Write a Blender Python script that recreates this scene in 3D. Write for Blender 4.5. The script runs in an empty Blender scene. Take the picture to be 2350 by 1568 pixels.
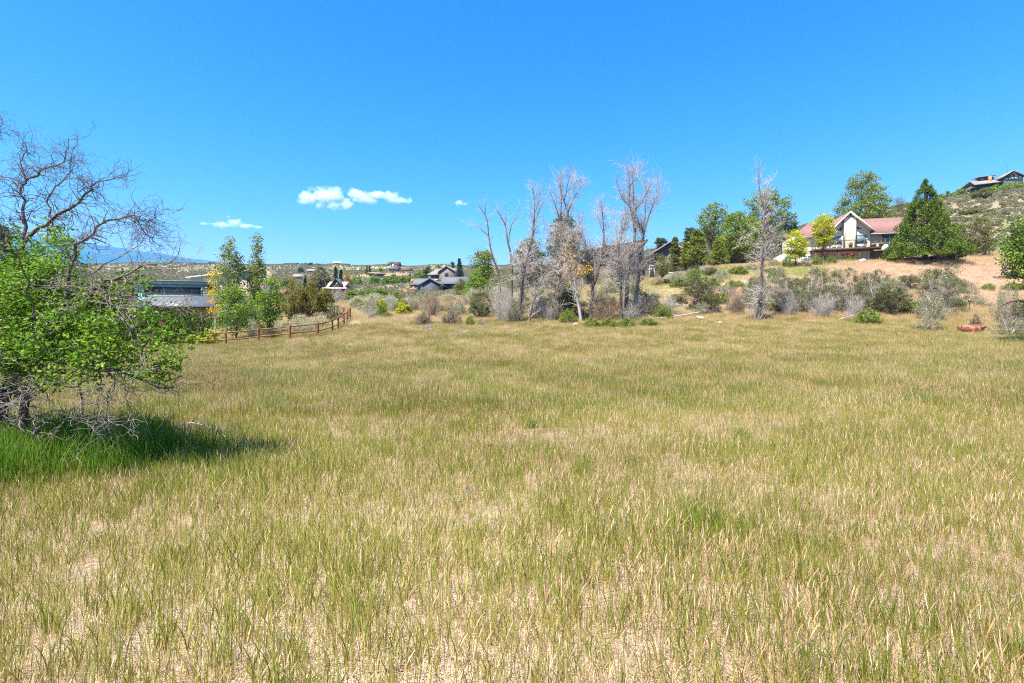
import bpy, math
import numpy as np
from mathutils import Vector

# ------------------------------------------------------------------ camera, sky, sun, exposure
sc = bpy.context.scene
F, CX, HY, EYE = 1150.0, 1174.5, 760.0, 1.6      # focal length / centre column / horizon row (photo seen 2349 px wide), eye height
cam_d = bpy.data.cameras.new('camera')
cam_d.sensor_width = 36.0
cam_d.lens = 36.0 * F / 2349.0
cam_d.shift_y = -24.0 / 2349.0
cam_d.clip_start, cam_d.clip_end = 0.05, 60000.0
cam = bpy.data.objects.new('camera', cam_d)
sc.collection.objects.link(cam)
cam.location = (0, 0, EYE)
cam.rotation_euler = (math.radians(90), 0, 0)
sc.camera = cam

SUN_EL, SUN_AZ = math.radians(63), math.radians(-138)     # azimuth measured from +Y towards +X: behind the camera, to the left
sun_dir = Vector((math.sin(SUN_AZ) * math.cos(SUN_EL), math.cos(SUN_AZ) * math.cos(SUN_EL), math.sin(SUN_EL)))
world = bpy.data.worlds.new('World')
sc.world = world
world.use_nodes = True
wt = world.node_tree
bg = wt.nodes['Background']
sky = wt.nodes.new('ShaderNodeTexSky')
sky.sky_type = 'NISHITA'
sky.sun_disc = False
sky.sun_elevation = SUN_EL
sky.sun_rotation = SUN_AZ % (2 * math.pi)
sky.altitude = 2000
sky.air_density = 1.0
sky.dust_density = 0.15
sky.ozone_density = 2.2
sep = wt.nodes.new('ShaderNodeSeparateColor')
com = wt.nodes.new('ShaderNodeCombineColor')
wt.links.new(sky.outputs[0], sep.inputs[0])
SKY = ((2.7, 0.26), (1.16, 0.95), (0.25, 3.8))       # the photograph's deep polarised blue: power and gain of each channel of the whole sky
for k_, (pw_, gn_) in enumerate(SKY):
    a_ = wt.nodes.new('ShaderNodeMath')
    a_.operation = 'POWER'
    a_.inputs[1].default_value = pw_
    b_ = wt.nodes.new('ShaderNodeMath')
    b_.operation = 'MULTIPLY'
    b_.inputs[1].default_value = gn_
    c_ = wt.nodes.new('ShaderNodeMath')              # no glare round the sun: the lamp is the sun
    c_.operation = 'MINIMUM'
    c_.inputs[1].default_value = (3.0, 4.8, 7.0)[k_]
    wt.links.new(sep.outputs[k_], c_.inputs[0])
    wt.links.new(c_.outputs[0], a_.inputs[0])
    wt.links.new(a_.outputs[0], b_.inputs[0])
    wt.links.new(b_.outputs[0], com.inputs[k_])
wt.links.new(com.outputs[0], bg.inputs[0])
bg.inputs[1].default_value = 0.063
sun_d = bpy.data.lights.new('sun', 'SUN')
sun_d.energy = 5.0
sun_d.angle = math.radians(0.53)
sun_d.color = (1.0, 0.95, 0.85)
sun = bpy.data.objects.new('sun', sun_d)
sc.collection.objects.link(sun)
sun.rotation_euler = sun_dir.to_track_quat('Z', 'Y').to_euler()
sc.view_settings.view_transform = 'Standard'
sc.view_settings.look = 'None'
sc.view_settings.gamma = 1.0
sc.view_settings.use_curve_mapping = False
sc.view_settings.exposure = 1.62
sc.cycles.max_bounces = 6
sc.cycles.diffuse_bounces = 3
sc.cycles.glossy_bounces = 2
sc.cycles.transmission_bounces = 3
sc.cycles.transparent_max_bounces = 6
sc.cycles.volume_bounces = 4
sc.cycles.use_denoising = False
sc.cycles.filter_width = 1.1
sc.cycles.sample_clamp_indirect = 4.0
sc.render.film_transparent = False

# ------------------------------------------------------------------ helpers
rng = np.random.default_rng(11)
COL = sc.collection


def nrm(a):
    return a / np.maximum(np.linalg.norm(a, axis=-1, keepdims=True), 1e-9)


def at(px, py, Y):
    return np.array([(px - CX) / F * Y, Y, EYE + (HY - py) / F * Y])


class Geo:
    def __init__(s):
        s.V, s.Q, s.T, s.n, s.A = [], [], [], 0, []

    def add(s, V, Q=None, T=None, a=None):
        V = np.asarray(V, float).reshape(-1, 3)
        if Q is not None and len(Q):
            s.Q.append(np.asarray(Q, np.int64).reshape(-1, 4) + s.n)
        if T is not None and len(T):
            s.T.append(np.asarray(T, np.int64).reshape(-1, 3) + s.n)
        s.V.append(V)
        if a is not None:
            s.A.append(np.asarray(a, float).ravel())
        s.n += len(V)
        return s

    def mesh(s, name, mat, smooth=False):
        me = bpy.data.meshes.new(name)
        V = np.concatenate(s.V) if s.V else np.zeros((0, 3))
        T = np.concatenate(s.T) if s.T else np.zeros((0, 3), np.int64)
        Q = np.concatenate(s.Q) if s.Q else np.zeros((0, 4), np.int64)
        me.vertices.add(len(V))
        me.vertices.foreach_set('co', V.astype(np.float32).ravel())
        nl = T.size + Q.size
        me.loops.add(nl)
        me.loops.foreach_set('vertex_index', np.concatenate([T.ravel(), Q.ravel()]).astype(np.int32))
        npoly = len(T) + len(Q)
        me.polygons.add(npoly)
        st = np.concatenate([np.arange(len(T)) * 3, T.size + np.arange(len(Q)) * 4])
        me.polygons.foreach_set('loop_start', st.astype(np.int32))
        me.polygons.foreach_set('loop_total', np.concatenate([np.full(len(T), 3), np.full(len(Q), 4)]).astype(np.int32))
        if smooth:
            me.polygons.foreach_set('use_smooth', np.ones(npoly, bool))
        if s.A:
            at_ = me.attributes.new('ht', 'FLOAT', 'POINT')
            at_.data.foreach_set('value', np.concatenate(s.A).astype(np.float32))
        me.update(calc_edges=True)
        if mat is not None:
            me.materials.append(mat)
        return me

    # --- solids
    def box(s, x0, x1, y0, y1, z0, z1):
        V = [(x0, y0, z0), (x1, y0, z0), (x1, y1, z0), (x0, y1, z0), (x0, y0, z1), (x1, y0, z1), (x1, y1, z1), (x0, y1, z1)]
        return s.add(V, [(0, 3, 2, 1), (4, 5, 6, 7), (0, 1, 5, 4), (1, 2, 6, 5), (2, 3, 7, 6), (3, 0, 4, 7)])

    def slab(s, quad, t):
        """a flat quad (4 points, counter-clockwise seen from outside) thickened by t along minus its normal"""
        q = np.asarray(quad, float)
        n = nrm(np.cross(q[1] - q[0], q[2] - q[0]))
        V = np.concatenate([q, q - n * t])
        return s.add(V, [(0, 1, 2, 3), (7, 6, 5, 4), (0, 4, 5, 1), (1, 5, 6, 2), (2, 6, 7, 3), (3, 7, 4, 0)])

    def prism(s, poly, y0, y1):
        """polygon in x,z extruded along y"""
        n = len(poly)
        V = [(x, y0, z) for x, z in poly] + [(x, y1, z) for x, z in poly]
        T = [(0, i, i + 1) for i in range(1, n - 1)] + [(n, n + i + 1, n + i) for i in range(1, n - 1)]
        Q = [(i, (i + 1) % n, n + (i + 1) % n, n + i)[::-1] for i in range(n)]
        return s.add(V, Q, T)

    # --- batches of tubes: P (B,n,3), R (B,n)
    def tubes(s, P, R, sides=4):
        P = np.asarray(P, float)
        R = np.asarray(R, float)
        B, n, _ = P.shape
        if B == 0:
            return s
        t = nrm(np.gradient(P, axis=1))
        mt = nrm(t.mean(1))
        ref = np.where(np.abs(mt[:, 2:3]) > 0.8, np.array([[1.0, 0.2, 0]]), np.array([[0, 0.1, 1.0]]))
        n1 = nrm(np.cross(t, ref[:, None, :]))
        n2 = np.cross(t, n1)
        ang = np.arange(sides) / sides * 2 * np.pi
        ring = P[:, :, None, :] + R[:, :, None, None] * (np.cos(ang)[None, None, :, None] * n1[:, :, None, :] + np.sin(ang)[None, None, :, None] * n2[:, :, None, :])
        idx = np.arange(B * n * sides).reshape(B, n, sides)
        a = idx[:, :-1, :]
        b = idx[:, 1:, :]
        Q = np.stack([a, np.roll(a, -1, 2), np.roll(b, -1, 2), b], -1).reshape(-1, 4)
        s.add(ring.reshape(-1, 3), Q)
        if sides == 4:
            s.add(np.zeros((0, 3)))
            s.Q.append(idx[:, -1, :].reshape(-1, 4) + s.n - B * n * sides)
        return s

    # --- batches of leaves
    def leaves(s, C, size, shape='leaf', up=0.6, D=None, droop=0.0, r=rng):
        N = len(C)
        if N == 0:
            return s
        nn = nrm(r.normal(size=(N, 3)) + np.array([0, 0, up * 1.6]))
        d = r.normal(size=(N, 3)) if D is None else D + r.normal(size=(N, 3)) * 0.35
        d = d + np.array([0, 0, -droop])
        d = nrm(d - nn * (d * nn).sum(1, keepdims=True))
        b = np.cross(nn, d)
        sh, q, t = SHAPES[shape]
        size = np.broadcast_to(size, (N,)) * r.uniform(0.7, 1.3, N)
        V = C[:, None, :] + size[:, None, None] * (sh[None, :, 0:1] * d[:, None] + sh[None, :, 1:2] * b[:, None] + sh[None, :, 2:3] * nn[:, None])
        k = len(sh)
        off = (np.arange(N) * k)[:, None, None]
        s.add(V.reshape(-1, 3), (q[None] + off).reshape(-1, 4) if len(q) else None, (t[None] + off).reshape(-1, 3) if len(t) else None)
        return s


_e = np.zeros((0, 4), np.int64)
_oak = [(0, 0, 0), (.22, .10, .03), (.30, .30, .07), (.46, .14, .05), (.60, .34, .08), (.70, .14, .04), (.86, .22, .02), (1, 0, -.06),
        (.86, -.22, .02), (.70, -.14, .04), (.60, -.34, .08), (.46, -.14, .05), (.30, -.30, .07), (.22, -.10, .03)]
SHAPES = {
    'leaf': (np.array([(0, 0, 0), (.45, .33, .08), (1, 0, -.05), (.45, -.33, .08)]), np.array([(0, 1, 2, 3)]), np.zeros((0, 3), np.int64)),
    'thin': (np.array([(0, 0, 0), (.45, .14, .03), (1, 0, -.05), (.45, -.14, .03)]), np.array([(0, 1, 2, 3)]), np.zeros((0, 3), np.int64)),
    'oak': (np.array(_oak), _e, np.array([(0, 1, 13), (1, 3, 13), (1, 2, 3), (3, 11, 13), (11, 12, 13), (3, 5, 11), (3, 4, 5), (5, 9, 11), (9, 10, 11), (5, 7, 9), (5, 6, 7), (7, 8, 9)])),
}


def spline(pts, n):
    """Catmull-Rom through the points, resampled to n points"""
    p = np.asarray(pts, float)
    if len(p) == 2:
        return p[0] + (p[1] - p[0]) * np.linspace(0, 1, n)[:, None]
    e = np.concatenate([[2 * p[0] - p[1]], p, [2 * p[-1] - p[-2]]])
    u = np.linspace(0, len(p) - 1, n)
    i = np.minimum(u.astype(int), len(p) - 2)
    f = (u - i)[:, None]
    a, b, c, d = e[i], e[i + 1], e[i + 2], e[i + 3]
    return 0.5 * (2 * b + (c - a) * f + (2 * a - 5 * b + 4 * c - d) * f * f + (3 * b - a - 3 * c + d) * f ** 3)


def bez(A, B, C, n):
    u = np.linspace(0, 1, n)[None, :, None]
    return (1 - u) ** 2 * A[:, None] + 2 * u * (1 - u) * B[:, None] + u * u * C[:, None]


def sample_on(P, R, count, t0=0.1, t1=1.0, r=rng):
    """points, tangents and radii at random places on a batch of polylines (chosen by length)"""
    seg = np.linalg.norm(np.diff(P, axis=1), axis=2)
    w = seg.sum(1)
    b = r.choice(len(P), count, p=w / w.sum())
    u = r.uniform(t0, t1, count) * (P.shape[1] - 1)
    i = np.minimum(u.astype(int), P.shape[1] - 2)
    f = (u - i)[:, None]
    return P[b, i] * (1 - f) + P[b, i + 1] * f, nrm(P[b, i + 1] - P[b, i]), R[b, i]


def sprout(Pt, T, L, rad, ang=0.8, up=0.2, n=4, wob=0.25, r=rng, tip=0.35):
    """twigs leaving the points Pt at an angle to the tangents T"""
    B = len(Pt)
    side = r.normal(size=(B, 3))
    side = nrm(side - T * (side * T).sum(1, keepdims=True))
    a = (ang * r.uniform(0.6, 1.4, B))[:, None]
    d = nrm(T * np.cos(a) + side * np.sin(a))
    L = np.broadcast_to(L, (B,)) * r.uniform(0.5, 1.3, B)
    pts = [Pt]
    p = Pt
    for _ in range(n - 1):
        d = nrm(d + r.normal(size=(B, 3)) * wob + np.array([0, 0, up]))
        p = p + d * (L / (n - 1))[:, None]
        pts.append(p)
    R = np.broadcast_to(rad, (B,))[:, None] * np.linspace(1, tip, n)[None]
    return np.stack(pts, 1), R


# --- materials
def nodes_of(name):
    m = bpy.data.materials.new(name)
    m.use_nodes = True
    nt = m.node_tree
    return m, nt, nt.nodes['Principled BSDF'], nt.links.new


def ramp(nt, cols, pos=None):
    cr = nt.nodes.new('ShaderNodeValToRGB')
    el = cr.color_ramp.elements
    pos = pos or [i / max(1, len(cols) - 1) for i in range(len(cols))]
    while len(el) < len(cols):
        el.new(0.5)
    for e, p, c in zip(el, pos, cols):
        e.position = p
        e.color = (*c, 1)
    return cr


def mat_noise(name, cols, scale=8.0, rough=0.8, bump=0.0, bscale=None, stretch=None, detail=4.0, pos=None, spec=0.3, metal=0.0):
    """solid surface whose colour wanders through cols; stretch scales the object coordinates"""
    m, nt, bs, L = nodes_of(name)
    tc = nt.nodes.new('ShaderNodeTexCoord')
    mp = nt.nodes.new('ShaderNodeMapping')
    if stretch:
        mp.inputs['Scale'].default_value = stretch
    L(tc.outputs['Object'], mp.inputs[0])
    nz = nt.nodes.new('ShaderNodeTexNoise')
    nz.inputs['Scale'].default_value = scale
    nz.inputs['Detail'].default_value = detail
    nz.inputs['Roughness'].default_value = 0.65
    L(mp.outputs[0], nz.inputs['Vector'])
    cr = ramp(nt, cols, pos or [0.3 + 0.4 * i / max(1, len(cols) - 1) for i in range(len(cols))])
    L(nz.outputs[0], cr.inputs[0])
    L(cr.outputs[0], bs.inputs['Base Color'])
    bs.inputs['Roughness'].default_value = rough
    bs.inputs['Specular IOR Level'].default_value = spec
    bs.inputs['Metallic'].default_value = metal
    if bump:
        n2 = nt.nodes.new('ShaderNodeTexNoise')
        n2.inputs['Scale'].default_value = bscale or scale * 3
        n2.inputs['Detail'].default_value = 5
        L(mp.outputs[0], n2.inputs['Vector'])
        bp = nt.nodes.new('ShaderNodeBump')
        bp.inputs['Strength'].default_value = bump
        bp.inputs['Distance'].default_value = 0.03
        L(n2.outputs[0], bp.inputs['Height'])
        L(bp.outputs[0], bs.inputs['Normal'])
    return m


def mat_leaf(name, cols, trans=0.35, spread=None, base=None, patch=0.0, patch_scale=0.6, tintattr=False, rough=0.6):
    """leaves, needles or blades: one random colour for each piece, some light passing through"""
    m, nt, bs, L = nodes_of(name)
    nt.nodes.remove(bs)
    out = nt.nodes['Material Output']
    ge = nt.nodes.new('ShaderNodeNewGeometry')
    if not tintattr and not base:
        cols = [(a * 1.14, b, c * .78) for a, b, c in cols]
    cr = ramp(nt, cols, spread)
    fac = ge.outputs['Random Per Island']
    if patch:
        tc = nt.nodes.new('ShaderNodeTexCoord')
        nz = nt.nodes.new('ShaderNodeTexNoise')
        nz.inputs['Scale'].default_value = patch_scale
        nz.inputs['Detail'].default_value = 2
        L(tc.outputs['Object'], nz.inputs['Vector'])
        mx = nt.nodes.new('ShaderNodeMix')
        mx.inputs[0].default_value = patch
        L(fac, mx.inputs[2])
        mr = nt.nodes.new('ShaderNodeMapRange')
        mr.inputs[1].default_value, mr.inputs[2].default_value = 0.3, 0.7
        L(nz.outputs[0], mr.inputs[0])
        L(mr.outputs[0], mx.inputs[3])
        fac = mx.outputs[0]
    if tintattr:
        an = nt.nodes.new('ShaderNodeAttribute')
        an.attribute_type = 'INSTANCER'
        an.attribute_name = 'tint'
        mx = nt.nodes.new('ShaderNodeMath')
        mx.operation = 'MULTIPLY_ADD'
        mx.inputs[1].default_value = 0.55
        L(fac, mx.inputs[0])
        sc_ = nt.nodes.new('ShaderNodeMath')
        sc_.operation = 'MULTIPLY'
        sc_.inputs[1].default_value = 0.45
        L(an.outputs['Fac'], sc_.inputs[0])
        L(sc_.outputs[0], mx.inputs[2])
        fac = mx.outputs[0]
    L(fac, cr.inputs[0])
    col = cr.outputs[0]
    if base:
        an = nt.nodes.new('ShaderNodeAttribute')
        an.attribute_name = 'ht'
        mr = nt.nodes.new('ShaderNodeMapRange')
        mr.inputs[1].default_value, mr.inputs[2].default_value = 0.02, 0.45
        L(an.outputs['Fac'], mr.inputs[0])
        mx = nt.nodes.new('ShaderNodeMix')
        mx.data_type = 'RGBA'
        mx.inputs[6].default_value = (*base, 1)
        L(mr.outputs[0], mx.inputs[0])
        L(col, mx.inputs[7])
        col = mx.outputs[2]
    pb = nt.nodes.new('ShaderNodeBsdfPrincipled')
    pb.inputs['Roughness'].default_value = rough
    pb.inputs['Specular IOR Level'].default_value = 0.25
    L(col, pb.inputs['Base Color'])
    tr = nt.nodes.new('ShaderNodeBsdfTranslucent')
    L(col, tr.inputs[0])
    ms = nt.nodes.new('ShaderNodeMixShader')
    ms.inputs[0].default_value = trans
    L(pb.outputs[0], ms.inputs[1])
    L(tr.outputs[0], ms.inputs[2])
    L(ms.outputs[0], out.inputs[0])
    return m


def mat_glass(name, col, rough=0.06):
    m, nt, bs, L = nodes_of(name)
    bs.inputs['Base Color'].default_value = (*col, 1)
    bs.inputs['Roughness'].default_value = rough
    bs.inputs['Specular IOR Level'].default_value = 0.9
    tc = nt.nodes.new('ShaderNodeTexCoord')
    nz = nt.nodes.new('ShaderNodeTexNoise')
    nz.inputs['Scale'].default_value = 1.3
    L(tc.outputs['Object'], nz.inputs['Vector'])
    bp = nt.nodes.new('ShaderNodeBump')
    bp.inputs['Strength'].default_value = 0.05
    L(nz.outputs[0], bp.inputs['Height'])
    L(bp.outputs[0], bs.inputs['Normal'])
    return m


# --- objects
def obj(name, me, parent=None, kind=None):
    o = bpy.data.objects.new(name, me)
    COL.objects.link(o)
    if parent is not None:
        o.parent = parent
    if kind:
        o['kind'] = kind
    return o


def tag(o, label, cat, group=None):
    o['label'] = label
    o['category'] = cat
    if group:
        o['group'] = group
    return o


def thing(name, label, cat, loc, rotz=0.0, group=None, scale=1.0):
    o = bpy.data.objects.new(name, None)
    COL.objects.link(o)
    o.empty_display_size = 0.2
    o.location = loc
    o.rotation_euler = (0, 0, rotz)
    o.scale = (scale,) * 3 if np.isscalar(scale) else scale
    return tag(o, label, cat, group)


# ------------------------------------------------------------------ the ground
_CP = []          # azimuth, radius, height


def cp(px, Y, py=None, z=None):
    x = (px - CX) / F * Y
    if z is None:
        z = EYE + (HY - py) / F * Y
    _CP.append((math.atan2(x, Y), math.hypot(x, Y), z))


for a in np.linspace(-1.05, 1.05, 9):
    for r_ in (0.3, 2.0, 5.0, 9.0):
        _CP.append((a, r_, 0.0))
    _CP.append((a, 16.0, 0.10 + 0.22 * a))
    for r_ in (1600, 3000, 8000):
        _CP.append((a, r_, 118.0 + 10 * a))
for px, z39, z60 in ((-600, .1, 1.0), (-200, .25, 1.6), (100, .35, 2.1), (300, .45, 2.3)):
    cp(px, 25, z=0.25 * z39 + .05); cp(px, 39, z=z39); cp(px, 60, z=z60)
cp(440, 39, 794.5); cp(518, 39.5, 791.5); cp(593, 40, 784.5); cp(665, 40.5, 779.5); cp(729, 42, 772); cp(775, 45, 757); cp(803, 50, 736)
for px in (500, 650, 760):
    cp(px, 24, z=0.18)
cp(440, 60, 745); cp(560, 60, 742); cp(680, 62, 722); cp(760, 66, 706)
cp(900, 46, 738); cp(1000, 43, 744); cp(1100, 44, 742); cp(1250, 44, 736); cp(1400, 43, 738); cp(1550, 43, 736); cp(1700, 42, 738); cp(1850, 41, 738)
cp(2000, 40, 744); cp(2130, 37, 757); cp(2250, 35, 762); cp(2349, 33, 768); cp(2700, 29, 770)
for px, z in ((900, .55), (1200, .6), (1500, .65), (1800, .75), (2100, .8), (2349, .7)):
    cp(px, 24, z=z)
# slope on the right with the bench the cream house stands on
for px, b1, b2 in ((1850, 690, 624), (2000, 684, 618), (2150, 676, 612), (2300, 684, 612)):
    cp(px, 53, b1); cp(px, 65, b2)
cp(2600, 55, 660); cp(2600, 66, 610)
for px, py in ((1830, 602), (1900, 600), (2000, 598), (2080, 594), (2180, 588), (2300, 586), (2450, 584)):
    cp(px, 71.5, py)
    cp(px, 80, py - 1); cp(px, 88, py - 4)
# lawn and bench by the taupe house
for px, py in ((1420, 652), (1500, 648), (1580, 630), (1660, 618), (1740, 612)):
    cp(px, 70, py); cp(px, 82, py - 6 if px > 1450 else py - 2); cp(px, 95, py - 14)
cp(1420, 55, 690); cp(1500, 54, 692); cp(1600, 54, 680); cp(1720, 53, 680)
# ridge running up to the right
for px, Y, py in ((1330, 190, 606), (1440, 185, 588), (1500, 180, 574), (1580, 178, 556), (1700, 182, 541), (1830, 188, 524), (1900, 192, 510), (2000, 200, 492),
                  (2080, 205, 474), (2150, 205, 464), (2220, 208, 454), (2290, 210, 449), (2349, 212, 445), (2500, 220, 432)):
    cp(px, Y, py)
    cp(px, Y * 1.35, z=EYE + (HY - py) / F * Y + 1.0)
    cp(px, 600, z=60 + 0.5 * (EYE + (HY - py) / F * Y))
for px, py in ((1500, 612), (1700, 585), (1830, 575), (2000, 560), (2200, 530), (2300, 517), (2450, 510)):
    cp(px, 120, py)
# centre valley and far rise
cp(850, 70, 702); cp(950, 70, 698); cp(1050, 68, 692); cp(1150, 66, 690); cp(1280, 66, 682)
cp(800, 120, 684); cp(950, 120, 682); cp(1100, 115, 676); cp(1250, 115, 665)
cp(700, 180, 668); cp(800, 190, 671); cp(900, 195, 672); cp(1000, 200, 671); cp(1100, 190, 660); cp(1200, 190, 640)
cp(700, 300, 642); cp(800, 300, 642); cp(900, 300, 643); cp(1000, 260, 640); cp(1100, 270, 632); cp(1200, 280, 618)
for px in (650, 800, 950, 1080):
    cp(px, 480, 624 - (2 if px > 900 else 0))
for px, py in ((300, 611), (450, 612), (600, 611), (700, 611), (800, 613), (950, 616), (1080, 613), (1200, 611)):
    cp(px, 900, py)
for px in (-500, 0, 300, 450, 600):
    cp(px, 110, 690 if px > 200 else 700); cp(px, 200, 655); cp(px, 450, 626)
cp(-500, 900, 610); cp(0, 900, 610)
_CPA = np.array(_CP)


def _feat(az, r):
    return np.stack([az * 4.0, np.log(r + 3.0) * 1.6], -1)


_X = _feat(_CPA[:, 0], _CPA[:, 1])
_g = _CPA[:, 2] / (_CPA[:, 1] + 14.0)
_D = np.sqrt(((_X[:, None] - _X[None]) ** 2).sum(-1) + 0.02)
_wts = np.linalg.solve(_D - 0.02 * np.eye(len(_X)), _g)


def ground(x, y):
    x = np.atleast_1d(np.asarray(x, float))
    y = np.atleast_1d(np.asarray(y, float))
    az = np.arctan2(x, y)
    r = np.hypot(x, y)
    q = _feat(np.clip(az, -1.0, 1.0), r)
    out = np.empty(len(x))
    for i in range(0, len(x), 20000):
        s_ = slice(i, i + 20000)
        d = np.sqrt(((q[s_, None] - _X[None]) ** 2).sum(-1) + 0.02)
        out[s_] = (d @ _wts) * (r[s_] + 14.0)
    t = np.clip((np.abs(az) - 1.0) / 0.9, 0, 1)
    t = t * t * (3 - 2 * t)
    out = out * (1 - t) + t * np.minimum(0.02 * r, 60.0)
    k = np.clip(r / 60, 0, 1)
    out += 0.02 * np.sin(x * 2.1 + 1) * np.sin(y * 1.7) + k * 0.10 * np.sin(x * .43 + .3 * y) * np.sin(y * .37 + 2) + np.clip(r / 400 - .1, 0, 2) * 1.2 * np.sin(x * .031 + 1.3) * np.sin(y * .023 + .05 * x)
    return out


def gz(x, y):
    return float(ground(x, y)[0])


def spot(px, Y):
    x = (px - CX) / F * Y
    return np.array([x, Y, gz(x, Y)])


def height_to(py, p):
    """height of a thing standing at p whose top is seen at row py"""
    return EYE + (HY - py) / F * p[1] - p[2]


def snoise(x, y, s, seed=0):
    """smooth pseudo noise 0..1"""
    a = np.sin(x * s + 1.7 * seed) * np.sin(y * s * 1.13 + 2.1 * seed + .5) + 0.6 * np.sin(x * s * 2.3 + y * s * 1.1 + seed) + 0.5 * np.sin(y * s * 2.9 - x * s * .8 + 3 * seed)
    return np.clip(0.5 + a * 0.27, 0, 1)


def build_ground():
    az = np.concatenate([np.linspace(-math.pi, -1.1, 50, endpoint=False), np.linspace(-1.1, 1.1, 330), np.linspace(1.1, math.pi, 51)[1:-1]])
    r = np.concatenate([[0.15], np.geomspace(0.6, 300, 190), np.geomspace(310, 9500, 60)])
    A, R = np.meshgrid(az, r, indexing='ij')
    x = (R * np.sin(A)).ravel()
    y = (R * np.cos(A)).ravel()
    z = ground(x, y)
    na, nr = A.shape
    i = np.arange(na)[:, None] * nr + np.arange(nr - 1)[None]
    j = ((np.arange(na) + 1) % na)[:, None] * nr + np.arange(nr - 1)[None]
    Q = np.stack([i, i + 1, j + 1, j], -1).reshape(-1, 4)
    g = Geo().add(np.stack([x, y, z], 1), Q[:, ::-1])
    # bare earth colours of the zones
    rr = np.hypot(x, y)
    px = CX + F * x / np.maximum(y, .1)
    col = np.zeros((len(x), 4))
    col[:, 3] = 1
    field = np.array([.23, .17, .11])
    slope = np.array([.31, .205, .155])
    sage = np.array([.215, .18, .115])
    plain = np.array([.215, .18, .10])
    scrub = np.array([.25, .225, .12])
    lawn = np.array([.17, .22, .06])

    def sm(v, a, b):
        t = np.clip((v - a) / (b - a), 0, 1)
        return (t * t * (3 - 2 * t))[:, None]

    c = np.broadcast_to(field, (len(x), 3)).copy()
    c = c + (slope - c) * sm(rr, 44, 56)
    c = c + (scrub - c) * (sm(rr, 44, 52) * (1 - sm(px, 1520, 1640)))
    c = c + (sage - c) * sm(rr, 92, 125)
    c = c + (plain - c) * (sm(rr, 240, 420) * (1 - sm(px, 1150, 1350)))
    m = np.exp(-((px - 1610) / 120) ** 2 - ((y - 67) / 6) ** 2)[:, None]
    c = c + (lawn - c) * np.clip(1.3 * m, 0, 1)
    m = np.exp(-((px - 1830) / 70) ** 2 - ((y - 66) / 4) ** 2)[:, None]
    c = c + (lawn - c) * np.clip(0.8 * m, 0, 1)
    m = ((snoise(x, y, 0.02, 3) > .55) & (rr > 380) & (px > 700) & (px < 1000) & (rr < 700))[:, None]
    c = np.where(m, np.array([.50, .40, .15]), c)
    col[:, :3] = c
    m, nt, bs, L = nodes_of('ground_earth')
    me = g.mesh('ground', m, smooth=True)
    ca = me.color_attributes.new('zone', 'FLOAT_COLOR', 'POINT')
    ca.data.foreach_set('color', col.astype(np.float32).ravel())
    an = nt.nodes.new('ShaderNodeAttribute')
    an.attribute_name = 'zone'
    tc = nt.nodes.new('ShaderNodeTexCoord')
    prev = an.outputs['Color']
    for sc_, lo, hi, det in ((0.16, .85, 1.14, 5), (2.5, .7, 1.3, 5), (42.0, .55, 1.35, 6)):
        nz = nt.nodes.new('ShaderNodeTexNoise')
        nz.inputs['Scale'].default_value = sc_
        nz.inputs['Detail'].default_value = det
        nz.inputs['Roughness'].default_value = .7
        L(tc.outputs['Object'], nz.inputs['Vector'])
        cr = ramp(nt, [(lo * 1.0, lo * .98, lo * .93), (hi, hi, hi * 1.03)], [.32, .68])
        L(nz.outputs[0], cr.inputs[0])
        mx = nt.nodes.new('ShaderNodeMix')
        mx.data_type = 'RGBA'
        mx.blend_type = 'MULTIPLY'
        mx.inputs[0].default_value = 1
        L(prev, mx.inputs[6])
        L(cr.outputs[0], mx.inputs[7])
        prev = mx.outputs[2]
    L(prev, bs.inputs['Base Color'])
    bs.inputs['Roughness'].default_value = .95
    bs.inputs['Specular IOR Level'].default_value = .1
    bp = nt.nodes.new('ShaderNodeBump')
    bp.inputs['Strength'].default_value = .6
    bp.inputs['Distance'].default_value = .02
    L(nz.outputs[0], bp.inputs['Height'])
    L(bp.outputs[0], bs.inputs['Normal'])
    obj('ground', me, kind='structure')


build_ground()


def build_mesa():
    """long forested mesa on the far left horizon"""
    u = np.linspace(-1.6, -0.50, 90)          # X/Y of the columns
    Y = 6500.0
    top = np.interp(u, [-1.6, -1.02, -.9, -.8, -.7, -.62, -.54, -.50], [540, 541, 545, 567, 583, 597, 606, 622])
    top = top - 0.9 * np.sin(u * 70) - .6 * np.sin(u * 171 + 1)
    rows = []
    for k, (yy, f) in enumerate(((5200, 0.0), (5500, .28), (5800, .52), (6100, .74), (6350, .92), (6500, 1.0), (7600, .97), (8500, .0))):
        zt = EYE + (HY - top) / F * Y
        z = 60 + (zt - 60) * f + 18 * np.sin(u * 60 + k * 2) * (f * (1 - f) * 4) + 10 * np.sin(u * 143 + k) * (f * (1 - f) * 4)
        rows.append(np.stack([u * yy, np.full_like(u, yy), z], 1))
    V = np.concatenate(rows)
    n = len(u)
    Q = [(k * n + i, k * n + i + 1, (k + 1) * n + i + 1, (k + 1) * n + i) for k in range(len(rows) - 1) for i in range(n - 1)]
    m = mat_noise('mesa_forest', [(.02, .04, .03), (.04, .065, .04), (.09, .10, .065)], scale=.004, detail=8, rough=.95, pos=[.35, .52, .72])
    obj('mesa_hill', Geo().add(V, Q).mesh('mesa_hill', m, True), kind='structure')


build_mesa()

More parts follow.
